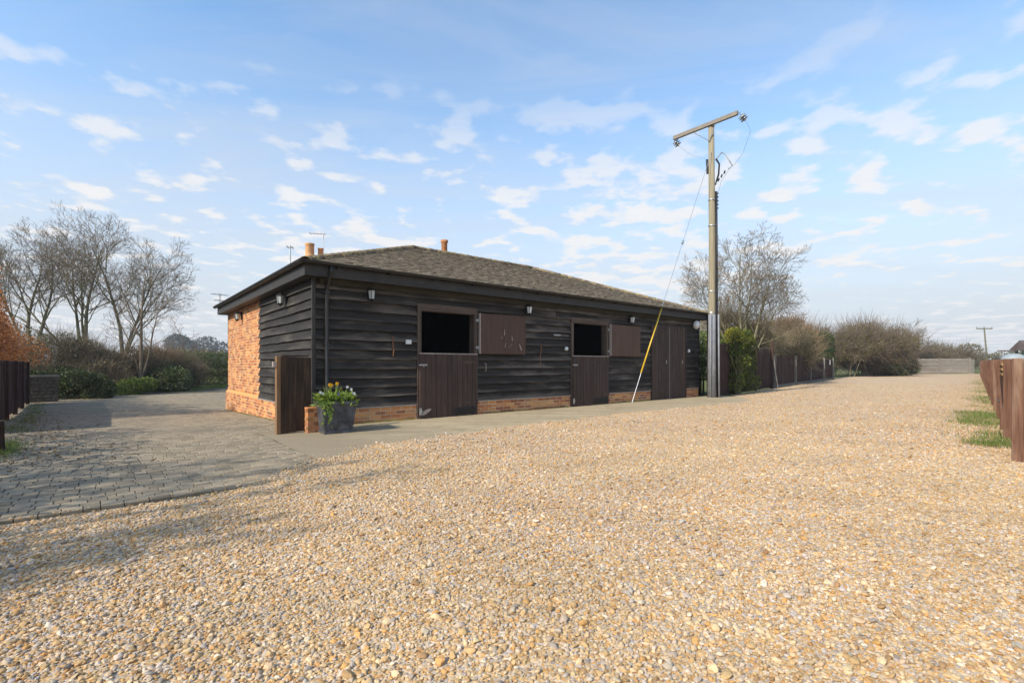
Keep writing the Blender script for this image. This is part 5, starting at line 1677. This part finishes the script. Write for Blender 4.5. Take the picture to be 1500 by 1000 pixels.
shrub('lime_shrub', 'small bright lime green shrub at the paving edge', (-18.7, 23.9, -0.3), rl(5, 0, 0, 0.35, 0.75, 0.5, 0.15, 7, 0.35, 0.5), 9000, 0.075, 'lime', 'shrub', SG)
shrub('laurel', 'dark green laurel below the slender small tree', (-19.4, 26.8, -0.3), rl(6, 0, 0, 0.75, 1.4, 0.8, 0.4, 9, 0.5, 0.75), 13000, 0.10, 'evergreen', 'shrub', SG, 300, 'twig', 0.4, 0)
shrub('thicket', 'olive twig thicket between the slender tree and the clipped hedge', (-20.6, 29.8, -0.3), rl(7, 0, 0, 1.0, 1.8, 1.2, 0.6, 10, 0.6, 0.9), 9000, 0.08, 'olive', 'thicket', SG, 3500, 'twig', 0.7, 0, 0.4, 0.007)
lb = []
for k in range(13):
    for z in (0.45, 1.1, 1.75):
        lb.append((-2.0 + k * 0.5, 0.9 * math.sin(k * 0.7) * 0.3 + k * 0.17, z, 0.55, 0.55, 0.5))
shrub('clipped_hedge', 'flat topped ivy green hedge meeting the brick end wall', (-20.4, 32.2, -0.3), lb, 26000, 0.10, 'hedgegreen', 'hedge', SG, 900, 'twigpale', 0.4, 0)
# right side growth
GG = 'growth behind the fences'
rc = random.Random(6)
lb = [(0.25 * k - 0.55 + rc.gauss(0, .08), 0.3 * k - 0.66 + rc.gauss(0, .08), z + rc.gauss(0, 0.08), rc.uniform(0.2, 0.4), rc.uniform(0.2, 0.4), rc.uniform(0.25, 0.42)) for k in range(6) for z in (0.5, 0.9, 1.35, 1.8, 2.1) if not (z < 1.0 and rc.random() < 0.55)]
cf = shrub('golden_conifer', 'golden green conifer growing over the tall fence by the pole', (9.05, 19.25, 0), lb, 11000, 0.075, 'golden', 'conifer', GG, 350, 'twig', 0.35)
P_, d_2 = lobes_points([(0.25 * k - 0.6, 0.3 * k - 0.7, 2.1 + rc.gauss(0, 0.06), 0.3, 0.3, 0.36) for k in range(6)], 4200)
k_ = P_[:, 2] > 2.0
V_, F_ = leaf_quads(P_[k_], unit(d_2[k_] + rng.normal(0, 0.5, d_2[k_].shape) + np.array([0, 0, 0.7])), 0.08 * rng.uniform(0.6, 1.4, k_.sum()), 0.03 * rng.uniform(0.6, 1.4, k_.sum()))
obj('new_growth', fast_mesh('new_growth', V_, F_), 'goldtip', cf)
lb = [(0.3 * k, 0.3 * k, z, 0.5, 0.5, 0.4) for k in range(-3, 3) for z in (0.9, 1.5, 2.1)]
shrub('golden_conifer', 'golden conifer showing between the stable end and the pole', (8.0, 20.0, 0), lb, 7000, 0.08, 'golden', 'conifer', GG, 0)
def scrub(name, label, loc, seed, sx_, sy_, sz_, cz_, nl, r0_, r1_, nleaf, leaf, mat, ntw, twm, tl, tr_=0.008, cat='scrub'):
    return shrub(name, label, loc, rl(seed, 0, 0, cz_, sx_, sy_, sz_, nl, r0_, r1_), nleaf, leaf, mat, cat, GG, ntw, twm, tl, 0, 0.4, tr_)
scrub('willow_scrub', 'pale olive willow scrub leaning over the tall fence', (13.3, 27.8, 0), 11, 1.3, 1.2, 1.1, 2.3, 14, 0.6, 1.0, 8000, 0.09, 'olive', 3800, 'twigpale', 1.1, 0.010)
scrub('willow_scrub', 'pale scrub with dead flower heads behind the low fence', (17.4, 32.4, 0), 12, 1.2, 2.0, 0.8, 2.2, 16, 0.7, 1.0, 11000, 0.10, 'olive', 3200, 'twigpale', 1.0, 0.011)
scrub('willow_scrub', 'brownish twig scrub rising behind the low fence middle', (21.4, 37.9, 0), 13, 1.7, 2.0, 1.0, 3.0, 18, 0.8, 1.1, 11000, 0.11, 'olive', 3000, 'twigred', 1.1, 0.012)
lb = [(0.2 * k, 0.2 * k, z, 0.7, 0.7, 0.6) for k in range(-2, 3) for z in (0.8, 1.6, 2.4, 3.1)]
shrub('green_conifer', 'upright dark green conifer near the end of the low fence', (25.6, 39.8, 0), lb, 12000, 0.12, 'conifer', 'conifer', GG)
scrub('hawthorn_scrub', 'tall brown hawthorn mass beyond the low fence', (36.6, 49.4, 0), 14, 2.4, 2.0, 1.6, 2.6, 26, 0.6, 1.3, 16000, 0.15, 'olive', 4200, 'twig', 1.6, 0.018)
scrub('hawthorn_scrub', 'highest brown hawthorn mass near the plank barrier', (41.8, 56.5, 0), 15, 2.8, 2.4, 2.0, 3.3, 28, 0.7, 1.5, 16000, 0.17, 'olive', 4200, 'twig', 1.7, 0.02)
scrub('hawthorn_scrub', 'tawny hawthorn beside the end of the plank barrier', (47.0, 62.5, 0), 16, 2.6, 2.0, 1.4, 2.6, 16, 1.0, 1.7, 12000, 0.17, 'olive', 2800, 'twig', 1.7, 0.021)
scrub('hawthorn_scrub', 'olive scrub filling the gap past the low fence end', (31.6, 47.4, 0), 24, 2.2, 2.0, 1.1, 2.9, 20, 0.8, 1.2, 14000, 0.13, 'olive', 3200, 'twig', 1.4, 0.015)
scrub('bramble', 'dark bramble clump at the foot of the hawthorn', (38.2, 49.6, 0), 17, 2.2, 1.4, 0.3, 0.7, 14, 0.6, 1.0, 9000, 0.14, 'evergreen', 1500, 'twig', 0.9, 0.012)
scrub('bramble', 'dark bramble clump against the plank barrier end', (44.6, 58.0, 0), 18, 2.4, 1.6, 0.4, 0.9, 14, 0.7, 1.1, 9000, 0.15, 'evergreen', 1500, 'twig', 0.9, 0.013)
scrub('hawthorn_scrub', 'low olive scrub just behind the plank barrier', (54.5, 66.0, 0), 19, 5.0, 2.0, 0.9, 2.0, 22, 1.0, 1.6, 9000, 0.18, 'olive', 5000, 'twig', 1.2, 0.015)
scrub('hawthorn_scrub', 'dull brown scrub sloping down behind the barrier gate', (65.0, 76.0, 0), 20, 7.0, 2.4, 0.8, 2.0, 22, 1.1, 1.7, 9000, 0.2, 'olive', 5000, 'twig', 1.3, 0.018)

def far_mass(name, label, pts, n, leaf, mat):
    """distant wood: crowns set along a line of (x, y, height)"""
    lobes = []
    rd = random.Random(len(pts) * 7 + n)
    for (x, y, z0, h_, r_) in pts:
        for q in range(4):
            lobes.append((x + rd.gauss(0, r_ * 0.5), y + rd.gauss(0, r_ * 0.5), z0 + h_ * (0.25 + 0.2 * q), r_ * rd.uniform(0.6, 1.1), r_ * rd.uniform(0.6, 1.1), h_ * rd.uniform(0.2, 0.32)))
    P, d = lobes_points(lobes, n)
    D = unit(d + rng.normal(0, 0.6, d.shape) + np.array([0, 0, 0.4]))
    V, F = leaf_quads(P, D, leaf * rng.uniform(0.6, 1.4, n), leaf * rng.uniform(0.3, 0.6, n))
    return tag(obj(name, fast_mesh(name, V, F), mat), label, 'wood', None, 'stuff')
rd = random.Random(2)
far_mass('distant_wood', 'grey blue wood on the skyline behind the clipped hedge', [(-190 + 6.5 * k + rd.uniform(-3, 3), 250 + rd.uniform(-12, 20), -1.5, rd.uniform(13.5, 17.5), rd.uniform(4, 6)) for k in range(46)], 70000, 1.3, 'farwood')
far_mass('distant_hedgerow', 'olive hedgerow on the skyline beyond the plank barrier', [(95 + 5.2 * k + rd.uniform(-2, 2), 128 + rd.uniform(-6, 8), -0.5, rd.uniform(4.0, 6.3) , rd.uniform(2.4, 4)) for k in range(24)], 30000, 0.6, 'olive')
far_mass('distant_hedgerow', 'hazy hedgerow crossing the fields left of the barn roofline', [(-70 + 4.2 * k + rd.uniform(-2, 2), 92 + rd.uniform(-4, 6), -0.6, rd.uniform(3.2, 4.6), rd.uniform(1.8, 3)) for k in range(14)], 16000, 0.5, 'olive')

# grass
def grass(name, label, P, hmin, hmax, mat, wd=0.006):
    n = len(P)
    D = unit(np.stack([rng.normal(0, 0.38, n), rng.normal(0, 0.38, n), np.ones(n)], 1))
    h_ = rng.uniform(hmin, hmax, n)
    V, F = leaf_quads(P, D, h_, np.full(n, wd) * rng.uniform(0.6, 1.5, n), 0.1)
    return tag(obj(name, fast_mesh(name, V, F), mat), label, 'grass', None, 'stuff')
def clumped(n, fn, k=60):
    cs = [fn() for _ in range(k)]
    out = []
    for _ in range(n):
        c_ = random.choice(cs)
        out.append((c_[0] + random.gauss(0, c_[3]), c_[1] + random.gauss(0, c_[3]), c_[2]))
    return out
random.seed(9)
def rgrass():
    u = 6.6 + 40 * random.random() ** 2.2
    v = float(rfence(u)) + 0.12 + abs(random.gauss(0, 0.16))
    x, y, z = W(u, v, 0.0)
    return (x, y, z, 0.09 + 0.004 * u)
P = clumped(4800, rgrass, 110)
def rgrass2():
    u = random.uniform(9.6, 13.0); v = float(rfence(u)) + 0.2 + abs(random.gauss(0, 0.22))
    x, y, z = W(u, v, 0.0)
    return (x, y, z, 0.17)
P += clumped(2600, rgrass2, 45)
grass('grass', 'tufts of green grass along the foot of the red fence', np.array(P), 0.03, 0.12, 'grass')
def lgrass():
    k = random.random()
    if k < 0.45:
        f_ = random.random(); x = -8.9 - 8.2 * f_ + random.gauss(0, 0.12); y = 8.6 + 8.9 * f_ + random.gauss(0, 0.12)
    else:
        x = -6.5 + random.gauss(0, 0.35); y = 6.1 + random.gauss(0, 0.5)
        if x > -1.035 * y:
            x = -1.035 * y - 0.05
    return (x, y, tzw(x, y) - 0.01, 0.1)
P2 = np.array([(p[0] + random.gauss(0, 0.12), p[1] + random.gauss(0, 0.12), p[2]) for p in P[::4]])
grass('dry_grass', 'dry straw coloured blades among the tufts by the red fence', P2, 0.02, 0.09, 'straw', 0.005)
grass('grass', 'rough grass along the foot of the dark fence and stub', np.array(clumped(2200, lgrass, 60)), 0.04, 0.17, 'grass')
P = []
for _ in range(16000):
    f_ = random.random()
    x = -19.2 - 2.2 * f_ + random.gauss(0, 0.3); y = 26.2 + 9.0 * f_ + random.uniform(-0.3, 0.6)
    x += random.uniform(0.1, 1.5)
    P.append((x, y, tzw(x, y) - 0.02))
grass('grass', 'strip of mown grass before the clipped hedge', np.array(P), 0.04, 0.12, 'grass', 0.012)
# dead leaves and litter on the paving edge under the hedge
P = []
for _ in range(900):
    f_ = random.random() ** 1.2
    x = -6.0 - 9.5 * f_ + abs(random.gauss(0, 0.6)); y = 5.6 + 9.6 * f_ + random.gauss(0, 0.4)
    P.append((x, y, tzw(x, y) + 0.008))
P = np.array(P)
D = unit(np.stack([rng.normal(0, 1, len(P)), rng.normal(0, 1, len(P)), rng.normal(0, 0.15, len(P))], 1))
V, F = leaf_quads(P, D, rng.uniform(0.03, 0.07, len(P)), rng.uniform(0.02, 0.04, len(P)))
tag(obj('fallen_leaves', fast_mesh('fallen_leaves', V, F), 'straw'), 'fallen brown leaves on the setts under the hedge', 'leaves', None, 'stuff')
# moss and weeds in the angle of the wall foot
P = []
for _ in range(2600):
    u = random.choice((random.uniform(0.05, 2.0), random.uniform(3.7, 6.6), random.uniform(8.4, 10.4)))
    P.append(W(u, -0.06 - abs(random.gauss(0, 0.03)), 0.012))
for _ in range(1500):
    v = random.uniform(0, 8.4)
    P.append(W(-0.09 - abs(random.gauss(0, 0.03)), v, float(tz(0, v)) - 0.005))
grass('weeds', 'tiny weeds and moss along the foot of the brick plinth', np.array(P), 0.01, 0.035, 'grass', 0.008)

# ---- air: faint spring haze
t = NT('haze_air')
t.t.nodes.remove(t.b)
pvn = t.n('ShaderNodeVolumePrincipled')
pvn.inputs['Color'].default_value = (0.86, 0.91, 1.0, 1)
pvn.inputs['Density'].default_value = 0.0006
pvn.inputs['Anisotropy'].default_value = 0.2
t.l(pvn.outputs[0], t.out.inputs['Volume'])
M['haze'] = t.m
o = MB().box(-330, 330, -60, 420, -2.6, 22).build('haze', 'haze')
tag(o, 'thin spring haze in the air', 'haze', None, 'stuff')
cy.volume_bounces = 0
